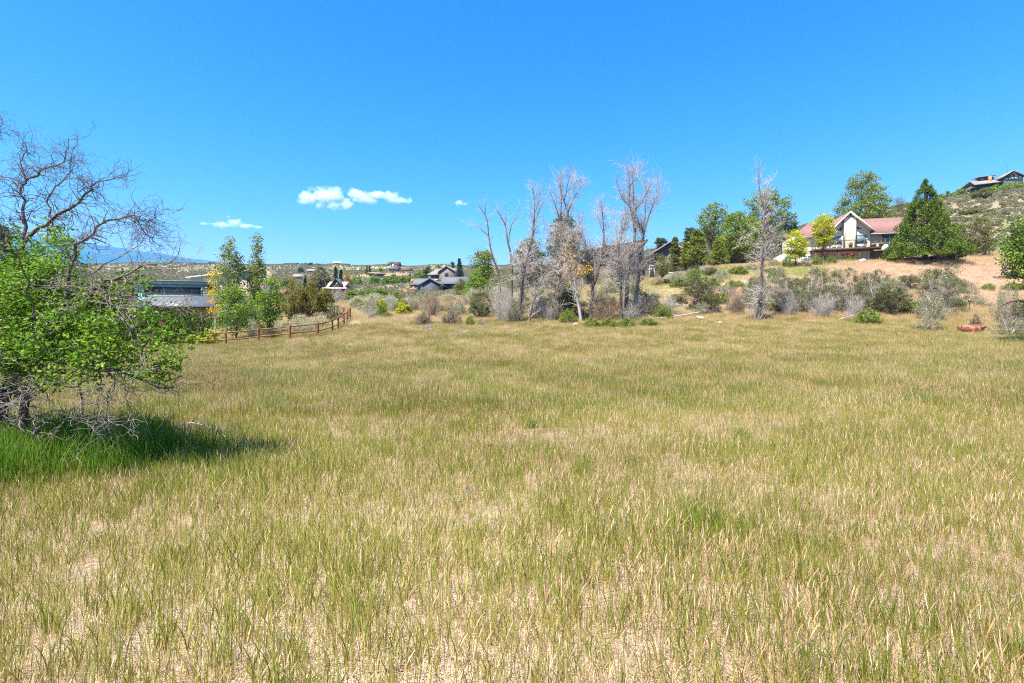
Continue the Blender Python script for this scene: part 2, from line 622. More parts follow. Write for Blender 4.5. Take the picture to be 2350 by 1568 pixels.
# ------------------------------------------------------------------ grass of the field
def blades(n, rad, h, w, bend, segs, r, flat=0.0, head=0.0, wind=0.25):
    """a tuft of n tapered blades; flat = share lying down; head = seed head width"""
    b = np.zeros((n, 3))
    q = r.uniform(0, 2 * np.pi, n)
    rr = rad * np.sqrt(r.uniform(0, 1, n))
    b[:, 0], b[:, 1] = rr * np.cos(q), rr * np.sin(q)
    hh = r.uniform(h[0], h[1], n)
    ww = r.uniform(w[0], w[1], n)
    la = r.uniform(0, 2 * np.pi, n)
    lean = np.stack([np.cos(la), np.sin(la), np.zeros(n)], 1) * r.uniform(.1, 1, n)[:, None] * bend + np.array([-wind * .6, wind * .2, 0])
    lying = r.uniform(size=n) < flat
    sa = r.uniform(0, np.pi, n)
    side = np.stack([np.cos(sa), np.sin(sa), np.zeros(n)], 1)
    t = np.linspace(0, 1, segs + 1)
    upv = np.where(lying, 0.07, 1.0)[:, None, None] * np.array([0, 0, 1.0])
    P = b[:, None] + hh[:, None, None] * (t[None, :, None] * upv + (t ** 2)[None, :, None] * lean[:, None] * np.where(lying, 1.6, 1)[:, None, None])
    P[:, :, 2] -= (hh * np.linalg.norm(lean, axis=1) * .25)[:, None] * (t ** 2)[None] * ~lying[:, None]
    P[:, :, 2] = np.maximum(P[:, :, 2], 0.004)
    prof = (1 - t) ** .6 * .9 + .1
    if head:
        prof = prof * .5 + head * np.exp(-((t - .86) / .13) ** 2)
    W = ww[:, None] * prof[None]
    A = P + side[:, None] * W[..., None] * .5
    B = P - side[:, None] * W[..., None] * .5
    V = np.stack([A, B], 2).reshape(n, -1, 3)
    k = 2 * (segs + 1)
    i = np.arange(segs) * 2
    q0 = np.stack([i, i + 1, i + 3, i + 2], 1)
    Q = (q0[None] + (np.arange(n) * k)[:, None, None]).reshape(-1, 4)
    ht = np.repeat(np.tile(t, (n, 1))[:, :, None], 2, 2) + np.zeros((n, segs + 1, 2))
    return V.reshape(-1, 3), Q, ht.ravel()


M_green = mat_leaf('grass_green', [(.07, .115, .008), (.145, .195, .018), (.24, .265, .035), (.38, .35, .075)], trans=.35, base=(.46, .34, .10), tintattr=True)
M_dry = mat_leaf('grass_straw', [(.24, .15, .045), (.45, .31, .115), (.62, .46, .235), (.76, .63, .45)], trans=.25, tintattr=True)
M_seed = mat_leaf('grass_seed_heads', [(.36, .20, .085), (.52, .335, .17), (.64, .47, .31), (.42, .33, .08)], trans=.3, tintattr=True)
M_litter = mat_leaf('grass_litter', [(.32, .225, .15), (.52, .385, .275), (.68, .55, .43)], trans=.15, tintattr=True)
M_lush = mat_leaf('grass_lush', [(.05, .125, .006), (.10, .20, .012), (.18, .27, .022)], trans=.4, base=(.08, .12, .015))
r_ = np.random.default_rng(5)
grass_src = bpy.data.collections.new('grass_tufts')
_gi = {}


def tuft(key, mat, specs):
    g = Geo()
    for sp in specs:
        V, Q, ht = blades(r=r_, **sp)
        g.add(V, Q, a=ht)
    o = bpy.data.objects.new('a%02d_tuft' % len(_gi), g.mesh('tuft', mat))
    grass_src.objects.link(o)
    _gi.setdefault(key, []).append(len(grass_src.objects) - 1)


for k in range(4):
    tuft('green', M_green, [dict(n=7, rad=.07, h=(.07, .22), w=(.003, .007), bend=.42, segs=5, wind=.12)])
    tuft('dry', M_dry, [dict(n=26, rad=.12, h=(.04, .15), w=(.0022, .0045), bend=.9, segs=3, flat=.35)])
    tuft('seed', M_seed, [dict(n=11, rad=.10, h=(.06, .19), w=(.003, .005), bend=.40, segs=5, head=1.3, wind=.1)])
    tuft('litter', M_litter, [dict(n=60, rad=.17, h=(.09, .28), w=(.0025, .005), bend=1.0, segs=3, flat=1.0)])
    tuft('lush', M_lush, [dict(n=34, rad=.13, h=(.18, .42), w=(.005, .009), bend=.45, segs=4)])
    tuft('green_far', M_green, [dict(n=26, rad=.30, h=(.10, .26), w=(.006, .010), bend=.25, segs=2, wind=.08)])
    tuft('dry_far', M_dry, [dict(n=46, rad=.32, h=(.06, .22), w=(.005, .009), bend=.5, segs=2, wind=.08)])
    tuft('seed_far', M_seed, [dict(n=42, rad=.32, h=(.09, .25), w=(.006, .011), bend=.35, segs=3, head=.9, wind=.08)])
    tuft('lush_far', M_lush, [dict(n=44, rad=.26, h=(.15, .38), w=(.008, .014), bend=.4, segs=2)])


def instancer(name, pts, idx, scale, rot, tint, coll, kind='stuff'):
    me = bpy.data.meshes.new(name)
    me.vertices.add(len(pts))
    me.vertices.foreach_set('co', np.asarray(pts, np.float32).ravel())
    for nm, tp, arr in (('idx', 'INT', idx), ('scl', 'FLOAT', scale), ('rot', 'FLOAT', rot), ('tint', 'FLOAT', tint)):
        a = me.attributes.new(nm, tp, 'POINT')
        a.data.foreach_set('value', np.asarray(arr, np.int32 if tp == 'INT' else np.float32))
    o = obj(name, me, kind=kind)
    ng = bpy.data.node_groups.new(name, 'GeometryNodeTree')
    ng.interface.new_socket('Geometry', in_out='INPUT', socket_type='NodeSocketGeometry')
    ng.interface.new_socket('Geometry', in_out='OUTPUT', socket_type='NodeSocketGeometry')
    N = ng.nodes.new
    gi, go = N('NodeGroupInput'), N('NodeGroupOutput')
    ci = N('GeometryNodeCollectionInfo')
    ci.inputs['Collection'].default_value = coll
    ci.inputs['Separate Children'].default_value = True
    ci.inputs['Reset Children'].default_value = True
    ip = N('GeometryNodeInstanceOnPoints')
    ip.inputs['Pick Instance'].default_value = True
    L = ng.links.new

    def named(nm, tp):
        a = N('GeometryNodeInputNamedAttribute')
        a.data_type = tp
        a.inputs['Name'].default_value = nm
        return a.outputs['Attribute']

    cx = N('ShaderNodeCombineXYZ')
    L(named('rot', 'FLOAT'), cx.inputs[2])
    L(gi.outputs[0], ip.inputs['Points'])
    L(ci.outputs[0], ip.inputs['Instance'])
    L(named('idx', 'INT'), ip.inputs['Instance Index'])
    L(cx.outputs[0], ip.inputs['Rotation'])
    L(named('scl', 'FLOAT'), ip.inputs['Scale'])
    L(ip.outputs[0], go.inputs[0])
    o.modifiers.new('scatter', 'NODES').node_group = ng
    return o


def scatter(Y0, Y1, dens, r, umax=1.12, margin=4.0):
    n = int(dens * (umax * (Y1 ** 2 - Y0 ** 2) + 2 * margin * (Y1 - Y0)))
    hw = umax * max(Y1, 0) + margin
    Y = r.uniform(Y0, Y1, n * 3)
    Y = Y[r.uniform(size=n * 3) < (umax * np.maximum(Y, 0) + margin) / hw][:n]
    u = r.uniform(-1, 1, len(Y))
    return u * (umax * np.maximum(Y, 0) + margin), Y


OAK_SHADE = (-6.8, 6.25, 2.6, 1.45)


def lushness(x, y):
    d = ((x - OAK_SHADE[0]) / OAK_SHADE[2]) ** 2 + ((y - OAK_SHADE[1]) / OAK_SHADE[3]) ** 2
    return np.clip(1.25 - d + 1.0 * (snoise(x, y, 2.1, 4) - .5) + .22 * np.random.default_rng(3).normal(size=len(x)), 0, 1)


def pick(keys, probs, n, r):
    """probs (n,len(keys)) -> index of a tuft object"""
    c = np.cumsum(probs / probs.sum(1, keepdims=True), 1)
    k = (r.uniform(size=(n, 1)) > c).sum(1)
    out = np.zeros(n, int)
    for i, key in enumerate(keys):
        m = k == i
        out[m] = r.choice(_gi[key], m.sum())
    return out


def build_grass():
    r = np.random.default_rng(21)
    X, Yv, I, S, T = [], [], [], [], []
    for Y0, Y1, dens, far in ((-2.5, .55, 220, 0), (.55, 4.0, 430, 0), (4.0, 7.0, 300, 0), (7.0, 11.0, 170, 0), (9.5, 20, 56, 1), (20, 50, 22, 1)):
        x, y = scatter(Y0, Y1, dens, r)
        if far and Y1 > 30:
            ok = (y < 47 + 3 * np.sin(x * .2)) & (np.hypot(x, y) < 66)
            x, y = x[ok], y[ok]
        n = len(x)
        g = .5 + .5 * (.35 * snoise(x, y, .33, 1) + .4 * snoise(x, y, 1.3, 2) + .25 * snoise(x, y, .13, 5) - .5) + .12 * r.normal(size=n)
        edge = np.clip((y - 33) / 10, 0, 1)
        near = np.clip((9 - y) / 7, 0, 1)
        lu = lushness(x, y)
        left = np.clip((-x - .5) / 4, 0, 1) * np.clip((10 - y) / 3, 0, 1)
        pg = (.62 + .75 * np.clip((g - .30) * 2.0, 0, 1) + 1.0 * left + .35 * near)
        pd = .25 + .3 * (1 - g) + .25 * near * (1 - g)
        ps = .30 + .3 * np.clip((.6 - g) * 2, 0, 1)
        pl = np.where(near > 0, .75 * near, .02)
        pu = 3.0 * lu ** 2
        if far:
            P = np.stack([pg, pd, ps, pu + .0 * edge], 1)
            I.append(pick(['green_far', 'dry_far', 'seed_far', 'lush_far'], P, n, r))
        else:
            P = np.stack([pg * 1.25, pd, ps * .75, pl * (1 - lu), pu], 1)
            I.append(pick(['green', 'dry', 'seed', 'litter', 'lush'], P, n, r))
        X.append(x); Yv.append(y)
        S.append(r.uniform(.7, 1.25, n) * (1 + .25 * lu) * (.75 + .5 * snoise(x, y, .9, 8)))
        T.append(np.clip(1.1 * snoise(x, y, .5, 7) + r.normal(size=n) * .2 - .05, 0, 1))
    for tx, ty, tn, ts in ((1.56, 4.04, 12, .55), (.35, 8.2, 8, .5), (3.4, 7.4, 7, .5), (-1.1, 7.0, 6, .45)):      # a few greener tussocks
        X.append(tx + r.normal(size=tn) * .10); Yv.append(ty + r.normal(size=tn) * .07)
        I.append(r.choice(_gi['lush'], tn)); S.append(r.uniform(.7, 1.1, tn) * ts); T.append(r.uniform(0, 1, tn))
    x, y = np.concatenate(X), np.concatenate(Yv)
    z = ground(x, y)
    instancer('grass', np.stack([x, y, z], 1), np.concatenate(I), np.concatenate(S), r.uniform(-.7, .7, len(x)), np.concatenate(T), grass_src)
    # drier, thinner grass on the slopes beyond the field
    x, y = scatter(41, 92, 9.0, r, .98)
    rr = np.hypot(x, y)
    px = CX + F * x / y
    ok = (rr > 44.5) & ((px > 560) | (y < 60)) & (snoise(x, y, .35, 3) > .10) & ~((px > 1800) & (px < 2260) & (y > 73)) & ~((px > 1330) & (px < 1560) & (y > 84))
    x, y = x[ok], y[ok]
    n = len(x)
    px = CX + F * x / y
    lawn = np.exp(-((px - 1610) / 120) ** 2 - ((y - 67) / 6) ** 2) + np.exp(-((px - 1830) / 70) ** 2 - ((y - 66) / 4) ** 2)
    gn = np.clip((snoise(x, y, .16, 6) - .55) * 2.5, 0, 1) * np.clip((70 - y) / 15, 0, 1) + .5 * np.clip((1600 - px) / 200, 0, 1) * snoise(x, y, .4, 2)
    P = np.stack([.06 + .9 * gn, np.full(n, .3), np.full(n, .8), 7 * np.clip(lawn - .15, 0, 1)], 1)
    instancer('dry_slope_grass', np.stack([x, y, ground(x, y)], 1), pick(['green_far', 'dry_far', 'seed_far', 'green_far'], P, n, r), r.uniform(.9, 1.7, n),
              r.uniform(-.7, .7, n), np.clip(.35 + .5 * snoise(x, y, .2, 9) + r.normal(size=n) * .15, 0, 1), grass_src)


build_grass()

# ------------------------------------------------------------------ wooden rail fence
M_rail = mat_noise('fence_stained_log', [(.09, .032, .014), (.18, .07, .028), (.27, .125, .055)], scale=5, stretch=(1, 1, 1), rough=.75, bump=.3)


def build_fence():
    posts = [(180, 37.5), (268, 38), (355, 38.5), (440.3, 39), (518, 39.5), (593, 40), (665, 40.5), (729.4, 42), (762.5, 44), (775.6, 45.5), (789, 47.5), (797, 49), (803, 51)]
    P = [spot(*p) for p in posts]
    back = [P[-1] + np.array([-1.2, 1.6, 0]), P[-1] + np.array([-2.6, 3.6, 0])]
    for b in back:
        b[2] = gz(b[0], b[1])
    P += back
    root = thing('rail_fence', 'reddish brown two-rail log fence curving along the field edge', 'fence', P[5])
    H = 1.14
    o = P[5]
    g = Geo()
    zz = np.array([-.35, 0, .5, 1.0, H - .03, H])
    g.tubes(np.stack([np.zeros(6), np.zeros(6), zz], 1)[None], np.array([[.088, .088, .085, .084, .08, .03]]), 10)
    pm = g.mesh('post', M_rail, True)
    for i, p in enumerate(P):
        q = obj('post', pm, root)
        q.location = tuple(p - o)
        q.rotation_euler = (rng.normal() * .015, rng.normal() * .02, i * 1.3)
    for a, b in zip(P[:-1], P[1:]):
        for h in (.42, .98):
            A, B = a - o, b - o
            pts = spline([A + [0, 0, h], (A + B) / 2 + [0, 0, h - .015 + rng.normal() * .012], B + [0, 0, h]], 7)
            g = Geo().tubes(pts[None], np.linspace(.056, .048, 7)[None] * rng.uniform(.92, 1.08), 8)
            obj('rail', g.mesh('rail', M_rail, True), root)


build_fence()

# ------------------------------------------------------------------ houses
M_white = mat_noise('siding_cream', [(.52, .485, .41), (.60, .56, .48)], scale=1.5, rough=.6)
M_trim = mat_noise('trim_white', [(.74, .72, .67), (.80, .78, .73)], scale=3, rough=.5)
M_redroof = mat_noise('roof_red_shingle', [(.13, .065, .055), (.21, .11, .095), (.29, .165, .145)], scale=5.5, stretch=(1, 1, 3), detail=8, rough=.9, bump=.5, bscale=18)
M_deck = mat_noise('deck_dark_timber', [(.055, .026, .016), (.11, .055, .032)], scale=6, rough=.7)
M_railmetal = mat_noise('rail_bronze', [(.07, .04, .03), (.12, .075, .055)], scale=9, rough=.5)
M_teal = mat_noise('siding_teal', [(.15, .33, .38), (.19, .40, .46)], scale=3, rough=.7)
M_greymetal = mat_noise('roof_grey_metal', [(.115, .12, .135), (.15, .155, .17)], scale=2, rough=.45)
M_fascia = mat_noise('fascia_slate', [(.17, .26, .30), (.22, .32, .36)], scale=3, rough=.5)
M_ochre = mat_noise('wall_ochre', [(.33, .19, .045), (.46, .29, .08)], scale=4, stretch=(1, 1, .2), rough=.8)
M_tan = mat_noise('wall_tan', [(.44, .34, .25), (.52, .41, .31)], scale=2, rough=.85)
M_rust = mat_noise('soffit_cedar', [(.28, .10, .03), (.40, .17, .06)], scale=6, stretch=(3, .3, 1), rough=.7)
M_taupe = mat_noise('wall_taupe', [(.13, .10, .088), (.185, .145, .128)], scale=3, rough=.85)
M_greyroof = mat_noise('roof_grey_shingle', [(.17, .165, .18), (.27, .265, .28)], scale=6, detail=8, rough=.9, bump=.4)
M_charcoal = mat_noise('wall_charcoal', [(.045, .055, .065), (.075, .085, .095)], scale=3, rough=.8)
M_darkroof = mat_noise('roof_charcoal_shingle', [(.085, .088, .105), (.15, .15, .17)], scale=6, detail=8, rough=.9)
M_stone = mat_noise('stone_brown', [(.10, .06, .045), (.24, .15, .105), (.34, .25, .19)], scale=4.5, detail=2, rough=.9, bump=.8, bscale=6)
M_brown = mat_noise('timber_brown', [(.085, .045, .03), (.15, .08, .055)], scale=4, rough=.8)
M_timber = mat_noise('timber_grey_brown', [(.06, .05, .045), (.10, .085, .075)], scale=4, rough=.8)
M_tanroof = mat_noise('roof_tan_metal', [(.50, .40, .30), (.60, .49, .38)], scale=2, rough=.5)
M_terra = mat_noise('roof_terracotta', [(.26, .13, .095), (.36, .20, .155)], scale=4, rough=.85)
M_brownroof = mat_noise('roof_brown_shake', [(.17, .145, .13), (.26, .225, .20)], scale=5, detail=8, rough=.9)
M_glass = mat_glass('window_glass_teal', (.10, .20, .21))
M_glassd = mat_glass('window_glass_dark', (.035, .04, .045))
M_orange = mat_noise('chimney_orange', [(.40, .15, .06), (.52, .23, .11)], scale=4, rough=.85)


def house(name, label, loc, rotz, group=None):
    return thing(name, label, 'house', loc, math.radians(rotz), group)


def part(root, name, mat, f, smooth=False):
    g = Geo()
    f(g)
    return obj(name, g.mesh(name, mat, smooth), root)


def window(root, x0, x1, z0, z1, y, mull=1, frame=M_trim, glass=M_glass, t=.07, axis='y', name='window'):
    """frame proud of a wall facing -y (axis y) or -x/+x, the pane set back inside it"""
    def bar(g, a0, a1, b0, b1, p0, p1):
        if axis == 'y':
            g.box(a0, a1, y + p0, y + p1, b0, b1)
        else:
            g.box(y + p0, y + p1, a0, a1, b0, b1)
    g = Geo()
    bar(g, x0 - t, x1 + t, z0 - t, z0, -.06, .02)
    bar(g, x0 - t, x1 + t, z1, z1 + t, -.06, .02)
    bar(g, x0 - t, x0, z0, z1, -.055, .02)
    bar(g, x1, x1 + t, z0, z1, -.055, .02)
    for k in range(mull):
        m = x0 + (x1 - x0) * (k + 1) / (mull + 1)
        bar(g, m - t * .4, m + t * .4, z0, z1, -.05, .02)
    w = obj(name, g.mesh(name, frame), root)
    g = Geo()
    bar(g, x0, x1, z0, z1, -.02, -.008)
    obj('pane', g.mesh('pane', glass), w)
    return w


def lap(g, z0, z1, xf, y, step=.17, out=.025):
    """courses of lap siding on a wall facing -y; xf(z) gives the left and right end at a height"""
    z = z0
    while z < z1 - 1e-3:
        zt = min(z + step, z1)
        a0, b0 = xf(z)
        a1, b1 = xf(zt)
        if b1 - a1 > .02 or b0 - a0 > .05:
            g.add([(a0, y - out, z), (b0, y - out, z), (b1, y - .004, zt), (a1, y - .004, zt)], [(0, 1, 2, 3)])
            g.add([(a0, y, z), (b0, y, z), (b0, y - out, z), (a0, y - out, z)], [(0, 1, 2, 3)])
        z = zt


def gable_roof(g, x0, x1, y0, y1, ze, zr, over=.4, t=.18, axis='y'):
    """two slabs meeting at a ridge that runs along axis"""
    if axis == 'y':
        xm = (x0 + x1) / 2
        s_ = (zr - ze) / (xm - x0)
        g.slab([(x0 - over, y0 - over, ze - s_ * over), (xm, y0 - over, zr), (xm, y1 + over, zr), (x0 - over, y1 + over, ze - s_ * over)], -t)
        g.slab([(xm, y0 - over, zr), (x1 + over, y0 - over, ze - s_ * over), (x1 + over, y1 + over, ze - s_ * over), (xm, y1 + over, zr)], -t)
    else:
        ym = (y0 + y1) / 2
        s_ = (zr - ze) / (ym - y0)
        g.slab([(x0 - over, y0 - over, ze - s_ * over), (x1 + over, y0 - over, ze - s_ * over), (x1 + over, ym, zr), (x0 - over, ym, zr)], -t)
        g.slab([(x0 - over, ym, zr), (x1 + over, ym, zr), (x1 + over, y1 + over, ze - s_ * over), (x0 - over, y1 + over, ze - s_ * over)], -t)


def gable_wall(g, x0, x1, y0, y1, zb, ze, zr, axis='y'):
    """a solid body with gable ends, ridge along axis"""
    if axis == 'y':
        g.prism([(x0, zb), (x1, zb), (x1, ze), ((x0 + x1) / 2, zr), (x0, ze)], y0, y1)
    else:
        n = Geo().prism([(y0, zb), (y1, zb), (y1, ze), ((y0 + y1) / 2, zr), (y0, ze)], x0, x1)
        V = np.concatenate(n.V)[:, [1, 0, 2]]
        g.add(V, np.concatenate(n.Q)[:, ::-1], np.concatenate(n.T)[:, ::-1])


def cream_house():
    p = at(1946, 600, 75)
    R = house('cream_house', 'cream two-storey house with red shingle roof, gable chimney and dark deck on the slope', (p[0], 75, 12.0), -13)
    FL, EV, RG = 1.85, 4.5, 7.2
    gx = lambda z: (-2.65, 2.85) if z < EV else (-2.65 + (z - EV) / (RG - EV) * 2.65, 2.85 - (z - EV) / (RG - EV) * 2.85)

    def body(g):
        g.prism([(-2.65, -1.5), (2.85, -1.5), (2.85, EV), (0.0, RG - .06), (-2.65, EV)], 0, 5)
        lap(g, -.2, RG - .1, gx, 0)
        g.box(2.85, 13.6, 1.4, 8.5, -1.5, EV)
        lap(g, -.2, EV, lambda z: (2.86, 13.6), 1.4)
        g.box(-6.7, -2.65, 2.0, 8.5, -1.5, EV)
        lap(g, FL, EV, lambda z: (-6.7, -2.66), 2.0)
    part(R, 'wall', M_white, body)

    def lower(g):
        g.box(-8.2, -3.02, .9, 8, -1.5, FL)
        lap(g, -.3, FL, lambda z: (-8.2, -3.02), .9)
        g.box(-8.25, -3.0, .85, 2.0, FL, FL + .08)
    part(R, 'lower_wing', M_white, lower)

    def chim(g):
        g.box(-.72, .72, -.62, 0, FL, 6.45)
        lap(g, FL, 6.4, lambda z: (-.72, .72), -.62, step=.15)
        for s_ in (-.72, .72):
            g.box(s_ - .07, s_ + .07, -.66, -.55, FL, 6.45)
    part(R, 'chimney_bay', M_white, chim)

    def roof(g):
        s_ = (RG - EV) / 2.75
        o = .35
        g.slab([(-2.65 - o, -.85, EV - s_ * o), (.0, -.85, RG), (.0, 6.5, RG), (-2.65 - o, 6.5, EV - s_ * o)], -.16)
        g.slab([(.0, -.85, RG), (2.85 + o, -.85, EV - s_ * o), (2.85 + o, 6.5, EV - s_ * o), (.0, 6.5, RG)], -.16)
        m = (7.25 - EV) / 3.9
        g.slab([(1.6, .9, EV - m * .5), (14.2, .9, EV - m * .5), (14.2, 5.0, 7.25 - .13), (1.6, 5.0, 7.25 - .13)], -.16)
        g.slab([(-.5, 5.0, 7.25 - .13), (14.2, 5.0, 7.25 - .13), (14.2, 9.2, EV - .3), (-.5, 9.2, EV - .3)], -.16)
        g.slab([(-7.3, 1.4, EV - m * .5), (-1.5, 1.4, EV - m * .5), (-1.5, 5.2, 7.0), (-3.6, 5.2, 7.0)], -.16)
    rf = part(R, 'roof', M_redroof, roof)
    s_ = (RG - EV) / 2.75
    for sg, w in ((-1, 2.65), (1, 2.85)):
        e = sg * (w + .36)
        g = Geo().slab([(e, -.88, EV - s_ * .36 - .06), (0, -.88, RG - .05), (0, -.88, RG + .17), (e, -.88, EV - s_ * .36 + .14)][::sg], .05)
        obj('rake_board', g.mesh('rake_board', M_trim), rf)
        g = Geo().slab([(sg * w, -.82, EV - .03), (0, -.82, RG - .03), (0, -.01, RG - .03), (sg * w, -.01, EV - .03)], .03)
        obj('soffit', g.mesh('soffit', M_trim), rf)
    m = (7.25 - EV) / 3.9
    g = Geo().box(3.2, 14.2, .84, .9, EV - m * .5 - .08, EV - m * .5 + .15)
    obj('fascia', g.mesh('fascia', M_trim), rf)
    g = Geo().box(-7.3, -3.5, 1.34, 1.4, EV - m * .5 - .08, EV - m * .5 + .15)
    obj('fascia', g.mesh('fascia', M_trim), rf)
    for a, b in ((-2.25, -.9), (.9, 2.4)):
        window(R, a, b, 2.5, 3.85, -.03, 1 if a < 0 else 0)
        window(R, a, b, 1.98, 2.26, -.03, 1)
    window(R, 5.0, 7.0, 1.92, 4.1, 1.37, 1, name='sliding_door')
    window(R, -6.2, -5.5, 2.5, 4.0, 1.97, 0, glass=M_glassd)
    window(R, -5.8, -4.7, .15, 1.1, .87, 1)
    window(R, -.9, .8, -.1, 1.1, -.03, 2, glass=M_glassd, name='lower_door')
    window(R, 5.0, 6.3, .0, 1.15, 1.37, 1, glass=M_glassd)
    for tri in ([(-1.75, 4.62), (-.85, 4.62), (-.85, 5.35)], [(.85, 4.75), (1.95, 4.75), (.85, 5.35)]):
        g = Geo().prism(tri, -.05, .0)
        w = obj('gable_window', g.mesh('gable_window', M_trim), R)
        c = np.mean(tri, 0)
        t2 = [tuple(c + (np.array(q) - c) * .84) for q in tri]
        obj('pane', Geo().prism(t2, -.062, -.052).mesh('pane', M_glassd), w)
    # deck
    edge = [(-5.0, -1.7), (4.1, -1.7), (7.4, -.2)]
    D = thing_part(R, 'deck')

    def boards(g):
        k = 0
        y = -1.7
        while y < 1.3:
            x1 = 4.1 + max(0, (y + 1.7)) * 1.65
            g.box(-5.0, min(x1, 7.4), y, y + .135, FL - .05, FL)
            y += .145
            k += 1
    obj('deck_floor', _m(boards, 'deck_floor', M_deck), D)

    def beam(g):
        for (a, b) in zip(edge[:-1], edge[1:]):
            a3, b3 = np.array([*a, 0.]), np.array([*b, 0.])
            d = nrm(b3 - a3)
            nn = np.array([d[1], -d[0], 0])
            q = [a3 + [0, 0, FL - .42], b3 + [0, 0, FL - .42], b3 + [0, 0, FL - .02], a3 + [0, 0, FL - .02]]
            g.slab([v + nn * .06 for v in q], .09)
        g.box(-5.0, -4.9, -1.7, .0, FL - .5, FL - .02)
    obj('deck_beam', _m(beam, 'deck_beam', M_deck), D)
    for x in (-4.9, -1.9, .9, 4.0):
        obj('deck_post', _m(lambda g: g.box(x - .1, x + .1, -1.65, -1.45, -1.2, FL - .05), 'deck_post', M_deck), D)
    rp = [(-5.0 + i * 1.3, -1.7) for i in range(8)] + [(5.3, -1.15), (6.5, -.62), (7.4, -.2)]
    for i in range(3):
        rp.insert(0, (-5.0, -1.7 + (i + 1) * .6))
    for (x, y) in rp:
        obj('rail_post', _m(lambda g: g.box(x - .035, x + .035, y - .035, y + .035, FL - .3, FL + 1.06), 'rail_post', M_railmetal), D)
    pl = [(-5.0, .05), (-5.0, -1.7), (4.1, -1.7), (7.4, -.2)]
    for a, b in zip(pl[:-1], pl[1:]):
        q = np.array([[*a, FL + 1.06], [*b, FL + 1.06]])
        obj('top_rail', Geo().tubes(q[None], np.full((1, 2), .045), 6).mesh('top_rail', M_railmetal), D)
        for h in (.2, .42, .64, .85):
            q = np.array([[*a, FL + h], [*b, FL + h]])
            obj('cable', Geo().tubes(q[None], np.full((1, 2), .006), 4).mesh('cable', M_railmetal), D)
    M = R.matrix_basis if False else None
    return R, p


def _m(f, name, mat):
    g = Geo()
    f(g)
    return g.mesh(name, mat)


def thing_part(root, name):
    """a part that itself groups sub-parts (its own mesh is a thin ledger board)"""
    g = Geo().box(-5.0, 3.3, -.06, -.03, 1.55, 1.78)
    return obj(name, g.mesh(name, M_deck), root)


HOUSE, HOUSE_P = cream_house()


def on_house(x, y, z):
    a = math.radians(-13)
    return (HOUSE_P[0] + x * math.cos(a) - y * math.sin(a), 75 + x * math.sin(a) + y * math.cos(a), 12.0 + z)


def small_things():
    M_pot = mat_noise('terracotta', [(.30, .10, .055), (.42, .17, .10)], scale=8, rough=.8)
    M_dish = mat_noise('dish_grey', [(.62, .62, .64), (.70, .70, .71)], scale=4, rough=.4)
    M_flower = mat_leaf('flower_red', [(.55, .03, .03), (.65, .10, .07)], .2)
    M_pl = mat_leaf('pot_plant', [(.14, .16, .04), (.28, .22, .07), (.35, .22, .10)], .3)

    def pot(loc, r, h, label, wheel=False):
        t = thing('flower_pot', label, 'flower pot', loc, group=None)
        z = np.array([0, .02, .75, .8, 1.0, 1.0]) * h
        rr = np.array([.7, .72, .95, 1.08, 1.08, .9]) * r
        obj('pot', Geo().tubes(np.stack([z * 0, z * 0, z], 1)[None], rr[None], 12).mesh('pot', M_pot, True), t)
        n = 120
        C = rng.normal(size=(n, 3)) * np.array([r, r, h * .35]) * .8 + [0, 0, h * 1.35]
        obj('plant', Geo().leaves(C, .12).mesh('plant', M_pl), t)['kind'] = 'stuff'
    pot(on_house(-.15, -1.2, 1.85), .24, .45, 'terracotta pot with dry plant in front of the chimney bay on the deck')
    pot(on_house(2.95, -.9, 1.85), .34, .42, 'larger terracotta pot by the right end of the deck wall')
    pot(on_house(3.75, -1.2, 1.85), .26, .42, 'smaller terracotta pot beside the deck corner post')
    # satellite dish on a mast before the deck corner
    b = on_house(3.45, -2.9, 0)
    bz = gz(b[0], b[1])
    t = thing('satellite_dish', 'grey satellite dish on a mast in front of the deck corner', 'satellite dish', (b[0], b[1], bz), math.radians(-13))
    hh = 12.0 + 1.5 - bz
    obj('mast', Geo().tubes(np.array([[[0, 0, -.3], [0, 0, hh]]]), np.full((1, 2), .035), 8).mesh('mast', M_railmetal), t)
    k = 18
    V, Q = [], []
    for i in range(6):
        rr = i / 5
        for j in range(k):
            a = j / k * 2 * math.pi
            V.append((rr * .52 * math.cos(a), -.12 - .16 + .16 * rr * rr, rr * .42 * math.sin(a)))
    for i in range(5):
        for j in range(k):
            Q.append((i * k + j, i * k + (j + 1) % k, (i + 1) * k + (j + 1) % k, (i + 1) * k + j))
    V = np.array(V)
    V = np.stack([V[:, 0] * .85 - V[:, 1] * .4, V[:, 1], V[:, 2] + V[:, 0] * .35 + hh], 1)
    g = Geo().add(V, Q)
    g.add(V - np.array([0, -.02, 0]), np.array(Q)[:, ::-1])
    obj('dish', g.mesh('dish', M_dish, True), t)
    obj('feed_arm', Geo().tubes(np.array([[[0, -.1, hh - .3], [-.1, -.55, hh - .1]]]), np.full((1, 2), .02), 6).mesh('feed_arm', M_railmetal), t)
    # flower bed
    b = on_house(-1.2, -3.0, 0)
    b = (b[0], b[1], gz(b[0], b[1]))
    t = thing('flower_bush', 'green bush with red flowers at the foot of the cream house', 'bush', b)
    C = rng.normal(size=(900, 3)) * np.array([.55, .4, .22]) + [0, 0, .35]
    obj('foliage', Geo().leaves(C, .10).mesh('foliage', mat_leaf('flower_bed_green', [(.07, .16, .02), (.13, .25, .04)]), False), t)['kind'] = 'stuff'
    C = np.concatenate([rng.normal(size=(60, 3)) * np.array([.13, .13, .1]) + [.45, -.1, .95], rng.normal(size=(50, 3)) * np.array([.4, .2, .08]) + [-.3, -.1, .75]])
    obj('flowers', Geo().leaves(C, .09).mesh('flowers', M_flower), t)['kind'] = 'stuff'


small_things()


